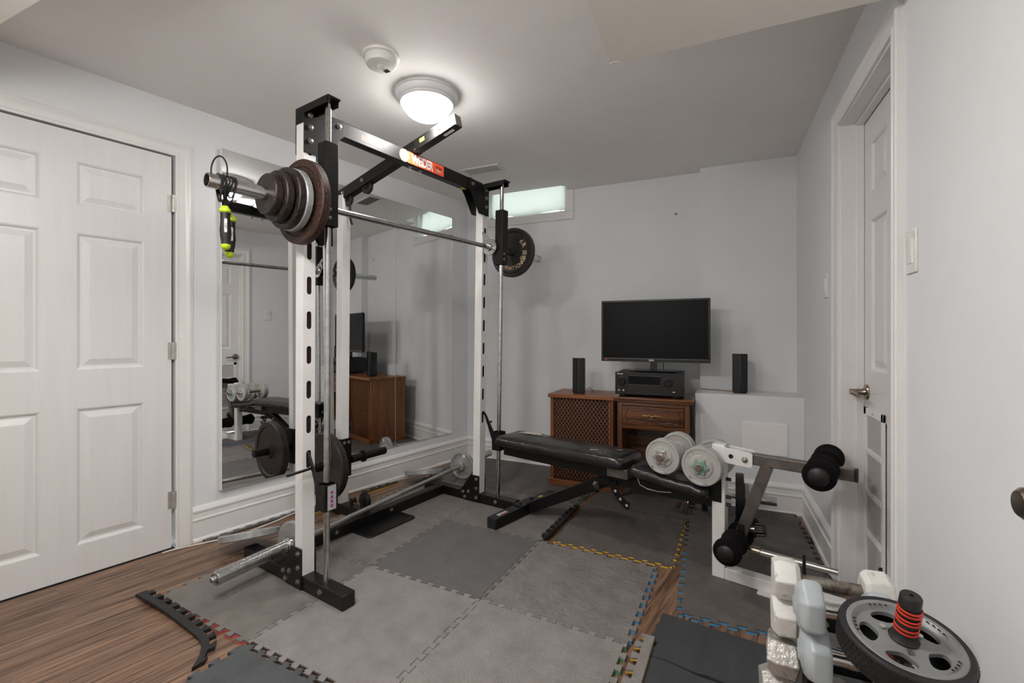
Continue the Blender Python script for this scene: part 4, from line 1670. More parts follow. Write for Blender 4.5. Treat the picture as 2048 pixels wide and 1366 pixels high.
for k, (x, y, s_) in enumerate(((.49, -.075, .045), (.545, -.080, .016), (.575, -.072, .014), (.565, -.10, .010), (.60, .02, .03), (.68, -.118, .02))):
    b = MB()
    b.prism([(0, 0), (s_ * .5, .004), (s_, 0), (s_ * .9, s_ * .35), (s_ * .45, s_ * .28), (s_ * .1, s_ * .3)], 0, .0012)
    o = b.build('tear', 'padding', bp)
    o.location = (x, y, .4885 if k < 5 else .479)
    o.rotation_euler = (0, 0, .6 if k == 0 else .2)
b = MB()
cushion(b, .725, 1.105, -.118, .118, .388, .438, seed=8, crown=.008, wob=.0035)
b.v = [(x, y, z - (x - .905) * .10) for x, y, z in b.v]
b.build('seat_pad', 'leather', BN, angle=60)
b = MB()
b.tube([(.78, -.112, .402), (.80, -.130, .380), (.84, -.136, .370), (.89, -.134, .368), (.95, -.120, .372)], .003, 8)
b.build('piping_cord', 'grey_metal', BN)
# white leg
b = MB()
b.box(1.108, 1.163, -.048, .008, FZ0, .612)
wl = b.build('front_leg', 'white_metal', BN, bevel=.003)
b = MB()
b.box(1.163, 1.60, -.048, .008, FZ0, .062)
b.build('floor_bar', 'white_metal', BN, bevel=.003)
b = MB()
b.box(1.30, 1.36, -.085, .045, FZ0, .022)
b.build('floor_tab', 'white_metal', BN, bevel=.001)
b = MB()
b.box(1.104, 1.150, -.052, -.0485, .352, .492)
b.build('joint_plate', 'black_metal', BN, bevel=.002)
for z in (.455, .375, .34):
    b = MB()
    b.cyl((1.163, -.020, z), (1.182, -.020, z), .008, n=10)
    b.build('leg_bolt', 'matte_black', wl)
for y in (-.050, .010):
    b = MB()
    M = basis((0, y, 0), (1, 0, 0), (0, 0, 1), (0, 1, 0))
    b.prism([(1.12, .538), (1.268, .530), (1.276, .536), (1.276, .588), (1.268, .596), (1.12, .606)], -.004, .004, M)
    br = b.build('pivot_bracket', 'white_metal', BN, bevel=.001)
    if y < 0:
        b = MB()
        b.cyl((1.190, y - .0042, .568), (1.190, y - .0046, .568), .010, n=20)
        b.build('bracket_hole', 'dark', br)
        b = MB()
        hexbolt(b, (1.246, y - .004, .562), (0, -1, 0), .010, .010)
        b.build('bolt', 'bolt', br)
# leg lever
ly_ = -.020
b = MB()
b.bar((1.205, ly_, .566), (1.628, ly_, .562), .042, .046)
lv = b.build('leg_lever_arm', 'grey_metal', BN, bevel=.003)
b = MB()
b.bar((1.628, ly_, .562), (1.638, ly_, .562), .043, .047)
b.build('end_cap', 'rubber', lv, bevel=.002)
b = MB()
b.bar((1.328, ly_, .545), (1.205, ly_, .165), .042, .046, up=(1, 0, 0))
ld_ = b.build('leg_lever_drop', 'grey_metal', BN, bevel=.003)
b = MB()
b.box(1.215, 1.243, ly_ - .0225, ly_ - .021, .235, .275)
b.build('drop_plug', 'matte_black', ld_)
b = MB()
b.cyl((1.18, ly_, .165), (1.575, ly_, .168), .0125, n=18)
wp = b.build('plate_peg', 'steel', BN)
b = MB()
b.cyl((1.258, ly_, .1654), (1.300, ly_, .1658), .021, n=20)
b.build('peg_collar', 'nickel', wp)
b = MB()
b.cyl((1.25, ly_, .255), (1.300, ly_, .262), .013, n=16)
b.build('knob_stem', 'nickel', ld_)
b = MB()
prof = [(0, 0), (.028, 0), (.030, .004), (.030, .034), (.026, .040), (0, .041)]
vs = MB()
vs.lathe(prof, 32, axisM((1.300, ly_, .262), (1, 0, .2)))
for i in range(0, len(vs.v)):
    pass
b.lathe([(0, 0), (.022, 0), (.024, .004), (.024, .034), (.020, .040), (0, .041)], 32, axisM((1.283, ly_, .259), (1, 0, .2)))
for k in range(8):
    a = 2 * PI * k / 8
    Mk = axisM((1.283, ly_, .259), (1, 0, .2))
    b.cyl(Mk @ Vector((.024 * math.cos(a), .024 * math.sin(a), .003)), Mk @ Vector((.024 * math.cos(a), .024 * math.sin(a), .036)), .006, n=8)
b.build('star_knob', 'matte_black', ld_)
# foam rollers
rp = [(.014, 0), (.046, .0), (.054, .010), (.055, .030), (.049, .060), (.047, .085), (.051, .110), (.056, .135), (.055, .150), (.044, .160), (.014, .160)]
for (u, z) in ((1.530, .580), (1.210, .200)):
    zz = z
    b = MB()
    b.cyl((u, -.22, zz), (u, .18, zz), .0125, n=16)
    rod = b.build('roller_rod', 'grey_metal', BN)
    for sd in (-1, 1):
        y0 = ly_ + sd * .028
        b = MB()
        b.lathe(rp, 32, axisM((u, y0, zz), (0, sd, 0)), closed=True)
        fr = b.build('foam_roller', 'foam', BN, angle=60)
        b = MB()
        b.lathe([(0, .156), (.034, .156), (.036, .160), (.034, .168), (.024, .175), (0, .178)], 28, axisM((u, y0, zz), (0, sd, 0)))
        b.build('roller_cap', 'matte_black', fr)


# ------------------------------------------------------------------ adjustable dumbbells on the seat
def star(r0, r1, n=6):
    return [((r1 if k % 2 else r0) * math.cos(PI * k / n), (r1 if k % 2 else r0) * math.sin(PI * k / n)) for k in range(2 * n)]


def adj_dumbbell(label, u, z, r, rz, starmat):
    o3 = Matrix.Translation(BO) @ Matrix.Rotation(BR, 4, 'Z') @ Vector((u, 0.0, z))
    t = thing('adjustable_dumbbell', label, 'dumbbell', o3, BR + rz, 'adjustable dumbbells on the bench seat')
    b = MB()
    b.cyl((0, -.160, 0), (0, .160, 0), .0130, n=16)
    b.build('handle_bar', 'copper', t)
    for sd in (-1, 1):
        for k, (off, rr, th) in enumerate(((.072, r, .024), (.098, r * .985, .024))):
            b = MB()
            b.lathe([(.0135, 0), (.034, 0), (.038, .003), (rr * .80, .003), (rr * .85, 0), (rr * .97, .001), (rr, .005), (rr, th - .004), (rr * .97, th), (rr * .88, th), (rr * .84, th - .003), (rr * .62, th - .003), (rr * .56, th + .004), (.030, th + .006), (.0135, th + .006)] if k == 1 else
                    [(.0135, 0), (.034, 0), (.038, .003), (rr * .80, .003), (rr * .85, 0), (rr * .97, .001), (rr, .005), (rr, th - .004), (rr * .97, th), (.0135, th)],
                    44, axisM((0, sd * off, 0), (0, sd, 0)), closed=True)
            b.build('plate', 'plate_white', t, angle=30)
        b = MB()
        b.prism(star(.041, .026, 6), 0, .012, axisM((0, sd * .1285, 0), (0, sd, 0)))
        b.lathe([(.0135, .012), (.020, .012), (.018, .024), (.0135, .025)], 20, axisM((0, sd * .1285, 0), (0, sd, 0)), closed=True)
        b.build('star_collar', starmat if sd < 0 else 'steel', t, bevel=.002)
    return t


adj_dumbbell('grey adjustable dumbbell with silver star collar on the bench seat', .905, .4475 + .0835, .083, 0, 'steel')
adj_dumbbell('grey adjustable dumbbell with greenish star collar beside the white leg', 1.082, .4285 + .0885, .088, 0, 'green_star')

# ------------------------------------------------------------------ short bar with plates on the floor in front of the stand
SBt = thing('short_barbell', 'short chrome bar lying on the mats below the ledge', 'barbell', (0, 3.02, .150), R(-2))
b = MB()
b.cyl((-.215, 0, 0), (.18, 0, 0), .0135, n=18)
b.build('bar', 'steel', SBt)
b = MB()
b.lathe([(0, 0), (.0245, 0), (.0255, .002), (.0255, .150), (.0245, .152), (0, .152)], 28, axisM((.178, 0, 0), (1, 0, 0)))
b.build('sleeve', 'chrome', SBt)
b = MB()
b.lathe([(0, 0), (.0200, 0), (.0205, .002), (.0205, .10), (0, .10)], 24, axisM((-.215, 0, 0), (1, 0, 0)))
b.build('sleeve', 'chrome', SBt)


def fplate(label, x, r, t, m_, style, z=.150):
    p0 = Matrix.Translation((0, 3.02, z)) @ Matrix.Rotation(R(-2), 4, 'Z') @ Vector((x, 0, r + MT - .150 if False else 0))
    return plate(label, 'w', p0, (math.cos(R(-2)), math.sin(R(-2)), 0), r, t, m_, style, hole=.0262, n=48)


fplate('large black iron plate standing below the white access panel', .118, .137, .044, 'plate_black', 'rim')
fplate('pale grey hub plate against the large black iron plate', .164, .082, .026, 'plate_grey', 'flat')
fplate('small black plate with worn lettering beside the bar clamp', -.062, .112, .030, 'plate_black', 'rim')
fplate('small pale plate between the bar clamp and the black plate', -.092, .064, .026, 'plate_grey', 'flat')
sc_ = thing('bar_clamp', 'chrome spring bar clamp with black grips on the short bar', 'clamp', (-.155, 3.025, .150), R(-2))
b = MB()
pts = []
for k in range(49):
    a = 2 * PI * k / 16
    pts.append((-.010 + .0005 * k, .024 * math.cos(a), .024 * math.sin(a)))
b.tube(pts, .0035, 8)
b.tube([(-.010, .024, 0), (-.020, .0, -.03), (-.030, -.028, -.060)], .0035, 8)
b.tube([(.0140, .024, 0), (.020, -.004, -.03), (.010, -.035, -.075)], .0035, 8)
b.build('spring', 'chrome', sc_)
for p0, p1 in (((-.030, -.028, -.055), (-.050, -.052, -.105)), ((.010, -.035, -.070), (-.004, -.055, -.125))):
    b = MB()
    b.bar(p0, p1, .026, .010, up=(0, -1, .4))
    b.build('grip', 'rubber', sc_, bevel=.004)

# ------------------------------------------------------------------ vintage wooden speaker cabinet
CB = thing('speaker_cabinet', 'vintage wooden floor speaker with diamond lattice grille', 'speaker', (-.874, 3.375, 0))
cw, cd_ = .232, .165
b = MB()
b.box(-cw, -cw + .02, -cd_, cd_, .055, .650)
b.box(cw - .02, cw, -cd_, cd_, .055, .650)
b.box(-cw + .02, cw - .02, cd_ - .015, cd_, .055, .650)
b.box(-cw + .02, cw - .02, -cd_ + .03, cd_ - .015, .055, .075)
cs = b.build('cabinet_shell', 'cabinet_wood', CB, bevel=.002)
b = MB()
b.box(-cw - .012, cw + .012, -cd_ - .022, cd_ + .005, .650, .676)
b.build('top_board', 'cabinet_wood_x', CB, bevel=.003)
b = MB()
b.box(-cw - .010, cw + .010, -cd_ - .022, cd_ + .005, MT, .055)
b.build('plinth', 'cabinet_wood_x', CB, bevel=.003)
b = MB()
gx0, gx1, gz0_, gz1_ = -cw + .02, cw - .02, .060, .645
# slightly bowed grille cloth
def bow(x):
    return -cd_ + .008 - .012 * math.cos(x / (cw - .02) * PI / 2)


n = 14
vs, fs = [], []
for i in range(n + 1):
    x = gx0 + (gx1 - gx0) * i / n
    vs += [(x, bow(x) + .006, gz0_), (x, bow(x) + .006, gz1_), (x, bow(x) + .012, gz0_), (x, bow(x) + .012, gz1_)]
for i in range(n):
    fs.append((i * 4, i * 4 + 4, i * 4 + 5, i * 4 + 1))
    fs.append((i * 4 + 2, i * 4 + 3, i * 4 + 7, i * 4 + 6))
b.add(vs, fs)
b.build('grille_cloth', 'grille', CB)
b = MB()
pitch = .0265
sl = 1.45
w_l = .0042


def lat_strip(x0, z0, x1, z1, lift):
    k = 10
    dx, dz_ = x1 - x0, z1 - z0
    L = math.hypot(dx, dz_)
    nx, nz = -dz_ / L * w_l / 2, dx / L * w_l / 2
    vs, fs = [], []
    for i in range(k + 1):
        x, z = x0 + dx * i / k, z0 + dz_ * i / k
        y = bow(x) - lift
        vs += [(x - nx, y, z - nz), (x + nx, y, z + nz), (x + nx, y + .004, z + nz), (x - nx, y + .004, z - nz)]
    for i in range(k):
        for q in range(4):
            fs.append((i * 4 + q, i * 4 + (q + 1) % 4, i * 4 + 4 + (q + 1) % 4, i * 4 + 4 + q))
    b.add(vs, fs)


Wg, Hg = gx1 - gx0, gz1_ - gz0_
for sgn in (1, -1):
    k = -60
    while k < 60:
        c0 = k * pitch * sl
        # line z = gz0_ + sl*sgn*(x-gx0) + c0, clipped to the rectangle
        pts = []
        for t_ in (0, Wg):
            z = sl * sgn * t_ + c0
            if 0 <= z <= Hg:
                pts.append((t_, z))
        for zt in (0, Hg):
            t_ = (zt - c0) / (sl * sgn)
            if 0 < t_ < Wg:
                pts.append((t_, zt))
        if len(pts) >= 2 and math.dist(pts[0], pts[1]) > .02:
            lat_strip(gx0 + pts[0][0], gz0_ + pts[0][1], gx0 + pts[1][0], gz0_ + pts[1][1], 0 if sgn > 0 else .002)
        k += 1
lt = b.build('lattice', 'lattice', CB)
lt['kind'] = 'stuff'
for x in (-cw + .02, cw - .030):
    b = MB()
    b.box(x, x + .010, -cd_ - .010, -cd_ + .01, .055, .650)
    b.build('front_stile', 'cabinet_wood', CB, bevel=.001)
b = MB()
b.tube([(.02, -cd_ - .010, .160), (.028, -cd_ - .012, .172), (.034, -cd_ - .012, .160), (.040, -cd_ - .012, .166), (.065, -cd_ - .012, .162)], .0018, 6)
b.build('maker_emblem', 'brass', CB)

# ------------------------------------------------------------------ small wooden stand with drawer
NS = thing('night_stand', 'small carved wooden stand with one drawer and turned legs', 'stand', (-.371, 3.33, 0), R(0))
hw, hd_ = .228, .195
b = MB()
b.box(-hw - .028, hw + .028, -hd_ - .022, hd_ + .005, .672, .690)
b.box(-hw - .018, hw + .018, -hd_ - .014, hd_ + .003, .658, .672)
b.build('top_board', 'stand_wood', NS, bevel=.005)
for x in (-hw, hw - .03):
    b = MB()
    b.box(x, x + .03, -hd_, -hd_ + .02, .17, .658)
    b.build('front_stile', 'stand_wood_v', NS, bevel=.002)
for x in (-hw, hw - .012):
    b = MB()
    b.box(x, x + .012, -hd_ + .02, hd_, .17, .658)
    b.build('side_panel', 'stand_wood_v', NS)
b = MB()
b.box(-hw + .012, hw - .012, hd_ - .012, hd_, .17, .658)
b.build('back_panel', 'stand_wood', NS)
for z, h in ((.632, .026), (.478, .026), (.17, .03)):
    b = MB()
    b.box(-hw + .03, hw - .03, -hd_, -hd_ + .02, z, z + h)
    b.build('front_rail', 'stand_wood', NS, bevel=.002)
for z in (.482, .178):
    b = MB()
    b.box(-hw + .012, hw - .012, -hd_ + .02, hd_ - .012, z, z + .012)
    b.build('shelf_board', 'stand_wood', NS)
b = MB()
b.box(-hw + .033, hw - .033, -hd_ - .008, -hd_ + .014, .507, .629)
dr = b.build('drawer', 'stand_wood', NS, bevel=.003)
# carved scalloped field
b = MB()


def scal(sc):
    P = []
    top = [(-.165, .018), (-.150, .038), (-.110, .030), (-.075, .036), (-.045, .034), (-.022, .020), (.0, .016), (.022, .020), (.045, .034), (.075, .036), (.110, .030), (.150, .038), (.165, .018)]
    for i in range(len(top) - 1):
        for k in range(4):
            t_ = k / 4
            t_ = t_ * t_ * (3 - 2 * t_)
            P.append((top[i][0] + (top[i + 1][0] - top[i][0]) * k / 4, top[i][1] + (top[i + 1][1] - top[i][1]) * t_))
    P.append(top[-1])
    P.append((.172, .0))
    Q = [(x, -z) for x, z in P[:-1]][::-1] + [(-.172, 0)]
    return [(x * sc, z * sc * 1.12) for x, z in P + Q]


M = basis((0, -hd_ - .008, .568), (1, 0, 0), (0, 0, 1), (0, -1, 0))
b.prism(scal(1.0), 0, .004, M)
cf = b.build('carved_field', 'stand_wood', dr, bevel=.002)
b = MB()
pts = [(x, -hd_ - .012, .568 + z) for x, z in scal(1.03)]
b.tube(pts, .0035, 8, closed=True)
b.build('carved_bead', 'stand_wood', dr)
b = MB()
for sd in (-1, 1):
    b.tube([(sd * .008, -hd_ - .016, .570), (sd * .022, -hd_ - .016, .577), (sd * .034, -hd_ - .016, .570), (sd * .044, -hd_ - .016, .576), (sd * .056, -hd_ - .015, .570), (sd * .064, -hd_ - .014, .572)], .0028, 8)
b.lathe([(0, 0), (.010, 0), (.012, .004), (.009, .010), (0, .012)], 20, axisM((0, -hd_ - .012, .566), (0, -1, 0)))
b.build('drawer_pull', 'brass', dr)
lp_ = [(0, MT), (.016, MT), (.019, MT + .010), (.015, MT + .020), (.011, MT + .030), (.013, MT + .045), (.020, MT + .075), (.022, MT + .10), (.016, MT + .12), (.012, MT + .125), (.020, MT + .135), (.022, .17), (0, .17)]
for x in (-hw + .02, hw - .02):
    for y in (-hd_ + .02, hd_ - .02):
        b = MB()
        b.lathe(lp_, 20, Matrix.Translation((x, y, 0)))
        b.build('leg', 'stand_wood_v', NS, angle=50)

# ------------------------------------------------------------------ receiver, television, satellite speakers
RC = thing('stereo_receiver', 'black stereo receiver with two round dials on the wooden stand', 'receiver', (-.402, 3.155, .690))
rw = .2165
b = MB()
b.box(-rw, rw, 0, .010, .014, .166)
fp = b.build('face_plate', 'gloss_black', RC, bevel=.002)
b = MB()
b.box(-rw + .004, rw - .004, .010, .315, .012, .164)
b.build('case', 'matte_black', RC, bevel=.002)
for x in (-.17, .17):
    for y in (.03, .29):
        b = MB()
        b.lathe([(0, 0), (.020, 0), (.022, .003), (.022, .013), (0, .013)], 18, Matrix.Translation((x, y, 0)))
        b.build('foot', 'matte_black', RC)
b = MB()
b.box(-.128, .080, -.0012, 0, .085, .140)
b.build('display', 'screen', fp)
b = MB()
b.box(-.128, .080, -.0012, 0, .020, .080)
b.build('flap_door', 'matte_black', fp)
b = MB()
for z in (.0825, .1425):
    b.box(-.128, .080, -.002, 0, z - .0006, z + .0006)
b.build('trim_line', 'grey_metal', fp)
for x in (-.172, .128):
    b = MB()
    b.lathe([(0, 0), (.031, 0), (.031, .003), (.027, .004), (.026, .020), (.023, .023), (0, .022)], 36, axisM((x, 0, .103), (0, -1, 0)))
    kb = b.build('dial', 'matte_black', fp)
    b = MB()
    b.lathe([(0, .0222), (.022, .0232), (.0215, .0236), (0, .0226)], 36, axisM((x, 0, .103), (0, -1, 0)))
    b.build('dial_face', 'black_metal', kb)
for x, z in ((-.190, .042), (-.160, .042)):
    b = MB()
    b.cyl((x, 0, z), (x, -.004, z), .006, n=16)
    b.build('jack', 'steel', fp)
for k in range(5):
    b = MB()
    b.box(-.070 + k * .022, -.058 + k * .022, -.0025, -.001, .074, .077)
    b.build('button', 'matte_black', fp)
b = MB()
b.box(.155, .172, -.002, 0, .040, .046)
b.build('usb_port', 'steel', fp)
b = MB()
text(b, 'Pioneer', .013, basis((-.182, -.0002, .153), (1, 0, 0), (0, 0, 1), (0, -1, 0)), .0006, bold=.0003)
b.build('brand_lettering', 'sign_white', fp)

TV = thing('television', 'black flat-screen television standing on the receiver', 'television', (-.375, 3.285, .858), R(0))
tx0, tx1, tz0, tz1 = -.368, .355, .062, .494
b = MB()
b.box(tx0, tx1, 0, .028, tz0, tz0 + .026)
b.box(tx0, tx1, 0, .028, tz1 - .014, tz1)
b.box(tx0, tx0 + .015, 0, .028, tz0 + .026, tz1 - .014)
b.box(tx1 - .015, tx1, 0, .028, tz0 + .026, tz1 - .014)
bz = b.build('bezel', 'gloss_black', TV, bevel=.002)
b = MB()
b.box(tx0 + .015, tx1 - .015, .004, .026, tz0 + .026, tz1 - .014)
b.build('screen', 'screen', TV)
b = MB()
b.box(tx0 + .01, tx1 - .01, .028, .040, tz0 + .01, tz1 - .01)
b.box(-.26, .25, .040, .072, tz0 + .02, tz0 + .26)
b.build('back_shell', 'matte_black', TV, bevel=.004)
b = MB()
b.box(tx0 + .012, tx1 - .012, -.0012, .0, tz0 + .0205, tz0 + .0235)
b.build('silver_line', 'grey_metal', bz)
b = MB()
text(b, 'RCA', .016, basis((-.02, -.0002, tz0 + .011), (1, 0, 0), (0, 0, 1), (0, -1, 0)), .0006, bold=.0006)
b.build('brand_lettering', 'sign_white', bz)
b = MB()
b.cyl((tx0 + .035, .0005, tz0 + .012), (tx0 + .035, -.0006, tz0 + .012), .0022, n=10)
b.build('standby_light', 'led', bz)
b = MB()
b.box(-.030, .014, .020, .045, .006, tz0 + .02)
b.build('neck', 'gloss_black', TV, bevel=.002)
b = MB()
b.prism([(-.148, -.075), (.148, -.075), (.155, -.06), (.135, .11), (-.135, .11), (-.155, -.06)], 0.0, .007, Matrix.Translation((-.01, .01, 0)))
b.build('stand_base', 'gloss_black', TV, bevel=.002)
b = MB()
b.tube([(.055, .035, tz0 + .01), (.056, .036, .04), (.055, .040, .012)], .0025, 8)
b.build('cable', 'cord_black', TV)


def sat(label, loc, rz):
    t = thing('satellite_speaker', label, 'speaker', loc, rz, 'black satellite speakers')
    b = MB()
    P = [(-.046, 0), (-.044, -.006), (-.030, -.012), (-.011, -.016), (.011, -.016), (.030, -.012), (.044, -.006), (.046, 0), (.040, .055), (.022, .080), (-.022, .080), (-.040, .055)]
    b.prism(P, .008, .262)
    # lean of the top
    b.v = [(x, y + (.0 if y > 0 else .004 * (z / .26)), z - (.012 if (z > .2 and y > .03) else 0)) for x, y, z in b.v]
    b.build('housing', 'gloss_black', t, bevel=.003)
    b = MB()
    b.prism([(-.043, -.0055), (-.012, -.0148), (-.012, -.0175), (-.043, -.009)], .014, .256)
    b.prism([(.012, -.0148), (.043, -.0055), (.043, -.009), (.012, -.0175)], .014, .256)
    g = b.build('grille', 'matte_black', t)
    b = MB()
    b.prism([(-.040, -.010), (.040, -.010), (.036, .06), (-.036, .06)], 0, .008)
    b.build('foot', 'matte_black', t, bevel=.002)
    return t


sat('slim black satellite speaker on the wooden lattice speaker', (-.912, 3.285, .6765), R(4))
sat('slim black satellite speaker on the white ledge', (.158, 3.375, .7205), R(-2))
cord('speaker_lead', 'thin black lead behind the speaker on the lattice cabinet', [(-.872, 3.36, .70), (-.855, 3.37, .712), (-.845, 3.40, .700), (-.840, 3.44, .680)], .002, 'cord_black')

# ------------------------------------------------------------------ dumbbell tower by the right wall
DT = thing('dumbbell_rack', 'black steel dumbbell tower stacked with taped dumbbells beside the right wall', 'dumbbell rack', (.245, 1.17, 0), R(0))
for x in (-.052, .092):
    b = MB()
    b.box(x - .012, x + .012, -.020, .020, FZ0 + .02, .51)
    pst = b.build('post', 'black_metal', DT, bevel=.002)
    b = MB()
    b.box(x - .016, x + .016, -.19, .19, FZ0, FZ0 + .025)
    b.build('foot', 'black_metal', DT, bevel=.002)
for z in (.10, .40, .485):
    b = MB()
    b.box(-.040, .080, -.008, .008, z - .016, z + .016)
    cbx = b.build('cross_brace', 'black_metal', DT, bevel=.002)
    for x in (-.03, .07):
        b = MB()
        hexbolt(b, (x, -.008, z), (0, -1, 0), .007)
        b.build('bolt', 'bolt', cbx)
far_z = [.540, .452, .362, .270, .178]
near_z = [.540, .448, .362, .278]
for x in (-.052, .092):
    for z in far_z:
        b = MB()
        M = basis((x, 0, z), (0, 1, 0), (0, 0, 1), (1, 0, 0))
        b.prism([(.018, -.045), (.070, -.030), (.086, .0), (.088, .045), (.080, .050), (.074, .002), (.056, -.016), (.038, -.010), (.018, .0)], -.003, .003, M)
        b.build('saddle', 'black_metal', DT, bevel=.0008)
    for z in near_z:
        b = MB()
        M = basis((x, 0, z), (0, -1, 0), (0, 0, 1), (1, 0, 0))
        b.prism([(.018, -.045), (.070, -.030), (.086, .0), (.088, .030), (.080, .034), (.074, .002), (.056, -.016), (.038, -.010), (.018, .0)], -.003, .003, M)
        b.build('saddle', 'black_metal', DT, bevel=.0008)


def hex_db(label, y, z, L, head, hl, m_, group, cx=.238, rot=0.0, jag=.0):
    t = thing('hex_dumbbell', label, 'dumbbell', (cx, y, z), 0, group)
    b = MB()
    b.cyl((-L / 2 + .01, 0, 0), (L / 2 - .01, 0, 0), .0140, n=16)
    b.build('handle', 'bar_worn', t)
    rn = random.Random(int(z * 1000))
    for sd in (-1, 1):
        b = MB()
        x0 = sd * (L / 2 - hl)
        n = 6
        prof = [(0, 0), (head * .80, 0), (head, .010), (head * 1.0, hl - .014), (head * .86, hl - .002), (0, hl)]
        b.lathe(prof, n, axisM((x0, 0, 0), (sd, 0, 0)), ph=R(rot))
        if jag:
            b.v = [(vx + rn.uniform(-jag, jag), vy + rn.uniform(-jag, jag), vz + rn.uniform(-jag, jag)) for vx, vy, vz in b.v]
        o = b.build('head', m_, t, bevel=.0022, seg=2)
    return t


GW = 'taped hex dumbbells in the tower'
yF = 1.17 + .056
hex_db('white-taped hex dumbbell on the top saddles of the tower', yF, far_z[0], .228, .047, .056, 'white_tape', GW, rot=10, jag=.0015)
hex_db('white-taped hex dumbbell on the second saddles of the tower', yF, far_z[1], .226, .047, .056, 'white_tape', GW, cx=.236, rot=20, jag=.002)
hex_db('crumpled silver-taped dumbbell on the third saddles of the tower', yF, far_z[2], .248, .049, .066, 'silver_tape', GW, cx=.236, rot=5, jag=.005)
hex_db('crumpled silver-taped dumbbell on the lowest visible saddles of the tower', yF, far_z[3], .268, .050, .072, 'silver_tape', GW, cx=.236, rot=14, jag=.006)


def vinyl_db(label, y, z, L, head, hl, m_, cx):
    t = thing('vinyl_dumbbell', label, 'dumbbell', (cx, y, z), 0, 'vinyl dumbbells in the tower')
    b = MB()
    b.lathe([(.016, 0), (.0145, L * .15), (.0165, L * .25), (.0145, L * .35), (.016, L * .5)], 20, axisM((-L * .25, 0, 0), (1, 0, 0)))
    b.build('handle', 'chrome' if 'blue' in m_ else m_, t)
    for sd in (-1, 1):
        b = MB()
        x0 = sd * (L / 2 - hl)
        prof = [(0, -.002), (head * .40, -.002), (head * .88, .002), (head, hl * .22), (head, hl * .66), (head * .80, hl * .84), (head * .42, hl * .92), (head * .30, hl), (0, hl)]
        b.lathe(prof, 6, axisM((x0, 0, 0), (sd, 0, 0)), ph=R(30))
        b.build('head', m_, t, bevel=.0035, seg=2, angle=40)
    return t


yNn = 1.17 - .056
vinyl_db('pale blue-grey vinyl dumbbell uppermost in the tower', yNn, near_z[0], .176, .056, .052, 'vinyl_blue', .240)
vinyl_db('pale blue-grey vinyl dumbbell with raised lettering second in the tower', yNn, near_z[1], .182, .060, .054, 'vinyl_blue', .252)
vinyl_db('speckled grey vinyl dumbbell third in the tower', yNn, near_z[2], .150, .050, .050, 'vinyl_grey', .270)
vinyl_db('speckled grey vinyl dumbbell fourth in the tower', yNn, near_z[3], .150, .050, .050, 'vinyl_grey', .276)

# ------------------------------------------------------------------ ab wheel on top of the tower
axw = Vector((.06, -.20, .98)).normalized()
AW = thing('ab_wheel', 'grey spoked ab roller wheel with red-ringed black grip on the dumbbell tower', 'ab wheel', (.290, .965, .588))
AM = axisM((0, 0, 0), axw, up=(0, 1, 0)) @ Matrix.Scale(.80, 4)
wr = .112
b = MB()
# flat spoked web with five kidney openings, dished rim around it
import bmesh
loops = [[(.084 * math.cos(2 * PI * k / 80), .084 * math.sin(2 * PI * k / 80)) for k in range(80)],
         [(.018 * math.cos(2 * PI * k / 24), .018 * math.sin(2 * PI * k / 24)) for k in range(24)]]
for j in range(5):
    a0 = 2 * PI * (j + .5) / 5
    Lp = []
    for k in range(28):
        t_ = 2 * PI * k / 28
        r = .0585 + .0165 * math.cos(t_)
        an = a0 + (.024 + .006 * math.cos(t_)) / .0585 * math.sin(t_)
        Lp.append((r * math.cos(an), r * math.sin(an)))
    loops.append(Lp)
bm = bmesh.new()
vlist, lidx = [], []
for Lp in loops:
    vv = [bm.verts.new((x, y, 0)) for x, y in Lp]
    lidx.append(list(range(len(vlist), len(vlist) + len(vv))))
    vlist += vv
    for k in range(len(vv)):
        bm.edges.new((vv[k], vv[(k + 1) % len(vv)]))
bmesh.ops.triangle_fill(bm, use_beauty=True, edges=bm.edges[:])
bm.verts.index_update()
tris = [[v.index for v in f.verts] for f in bm.faces]
flat_ = [tuple(v.co) for v in bm.verts]
bm.free()
n_ = len(flat_)


def web_z(x, y):
    r = math.hypot(x, y)
    return .009 - .004 * min(1, max(0, (r - .02) / .03))


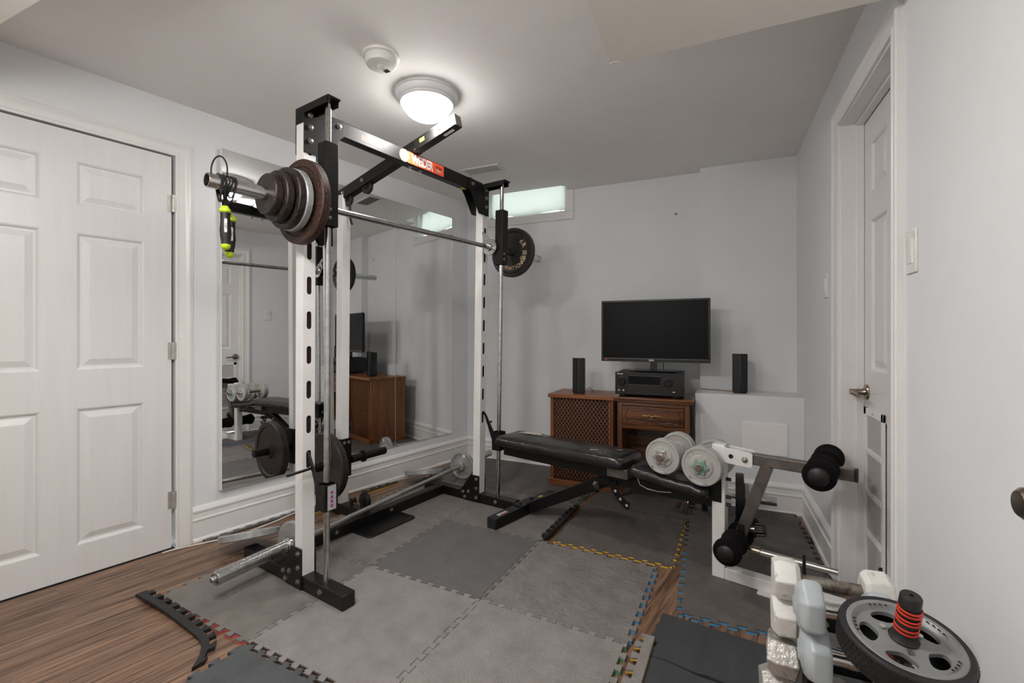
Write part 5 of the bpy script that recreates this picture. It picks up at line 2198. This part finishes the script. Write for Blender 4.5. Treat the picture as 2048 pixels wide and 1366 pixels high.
vs = [(x, y, web_z(x, y)) for x, y, z in flat_] + [(x, y, -.004) for x, y, z in flat_]
fs = [t for t in tris] + [[i + n_ for i in t][::-1] for t in tris]
for li in lidx:
    for k in range(len(li)):
        p_, q_ = li[k], li[(k + 1) % len(li)]
        fs.append((p_, q_, q_ + n_, p_ + n_))
b.add(vs, fs, AM)
b.lathe([(.080, .005), (.084, .010), (.089, .0155), (.096, .0165), (.101, .014), (.101, -.010), (.080, -.006)], 96, AM, closed=True)
ds = b.build('wheel_disc', 'wheel_grey', AW, angle=30)
b = MB()
b.lathe([(.099, .016), (.108, .016), (.1115, .012), (.112, .008), (.112, -.034), (.1115, -.038), (.108, -.042), (.030, -.042), (.030, -.036), (.099, -.036)], 80, AM, closed=True)
ty = b.build('tyre', 'rubber', AW)
b = MB()
for k in range(72):
    a = 2 * PI * k / 72
    for zz in (-.030, -.018, -.006, .005):
        Mk = AM @ Matrix.Rotation(a + (.04 if zz in (-.018, .005) else 0), 4, 'Z')
        b.box(.1115, .1132, -.0022, .0022, zz - .0022, zz + .0022, Mk)
o = b.build('tread', 'rubber', ty)
o['kind'] = 'stuff'
for k in range(5):
    a = 2 * PI * k / 5 + PI / 5 + R(8)
    for j in range(4):
        pass
b = MB()
for k in range(5):
    for j in range(4):
        a = 2 * PI * (k + .5) / 5 + (j - 1.5) * .13
        b.lathe([(0, .0169), (.0026, .0169), (.0026, .0175), (0, .0175)], 10, AM @ Matrix.Translation((.0835 * math.cos(a), .0835 * math.sin(a), -.0015)))
o = b.build('rim_holes', 'dark', ds)
o['kind'] = 'stuff'
for k in range(3):
    a = 2 * PI * k / 3 + .5
    b = MB()
    b.lathe([(0, .009), (.0055, .009), (.0055, .0125), (0, .0125)], 14, AM @ Matrix.Translation((.036 * math.cos(a), .036 * math.sin(a), 0)))
    b.build('hub_screw', 'steel', ds)
for sd in (1, -1):
    MM = AM if sd > 0 else AM @ Matrix.Rotation(PI, 4, 'X')
    b = MB()
    b.lathe([(0, .006), (.025, .006), (.0265, .012), (.022, .018), (.0195, .030), (.0192, .085), (.0190, .087), (.0185, .110), (.0165, .113), (.004, .113), (.004, .108), (0, .108)], 32, MM)
    gp_ = b.build('grip', 'rubber', AW)
    for z in (.034, .043, .058, .066, .078, .086):
        b = MB()
        b.lathe([(.0190, z - .0020), (.0208, z - .0016), (.0212, z), (.0208, z + .0016), (.0190, z + .0020)], 32, MM @ Matrix.Rotation(R(3), 4, 'X'), closed=True)
        b.build('red_ring', 'red_rubber', gp_)

# the rack leans a little: lower on the near side, more on the far side
def lean(root):
    for o in root.children_recursive:
        if o.type == 'MESH':
            for v in o.data.vertices:
                k = .006 + .0105 * max(0.0, min(1.3, v.co.y / BW))
                v.co.x += k * max(0.0, v.co.z - .072)


for o in list(SC.objects):
    if o.parent is None and (o.name.split('.')[0] in ('smith_rack', 'smith_barbell', 'jump_rope', 'safety_catch')
                             or (o.name.split('.')[0] == 'weight_plate' and (o.get('group') == G1 or 'far end of the barbell' in o['label']))):
        lean(o)
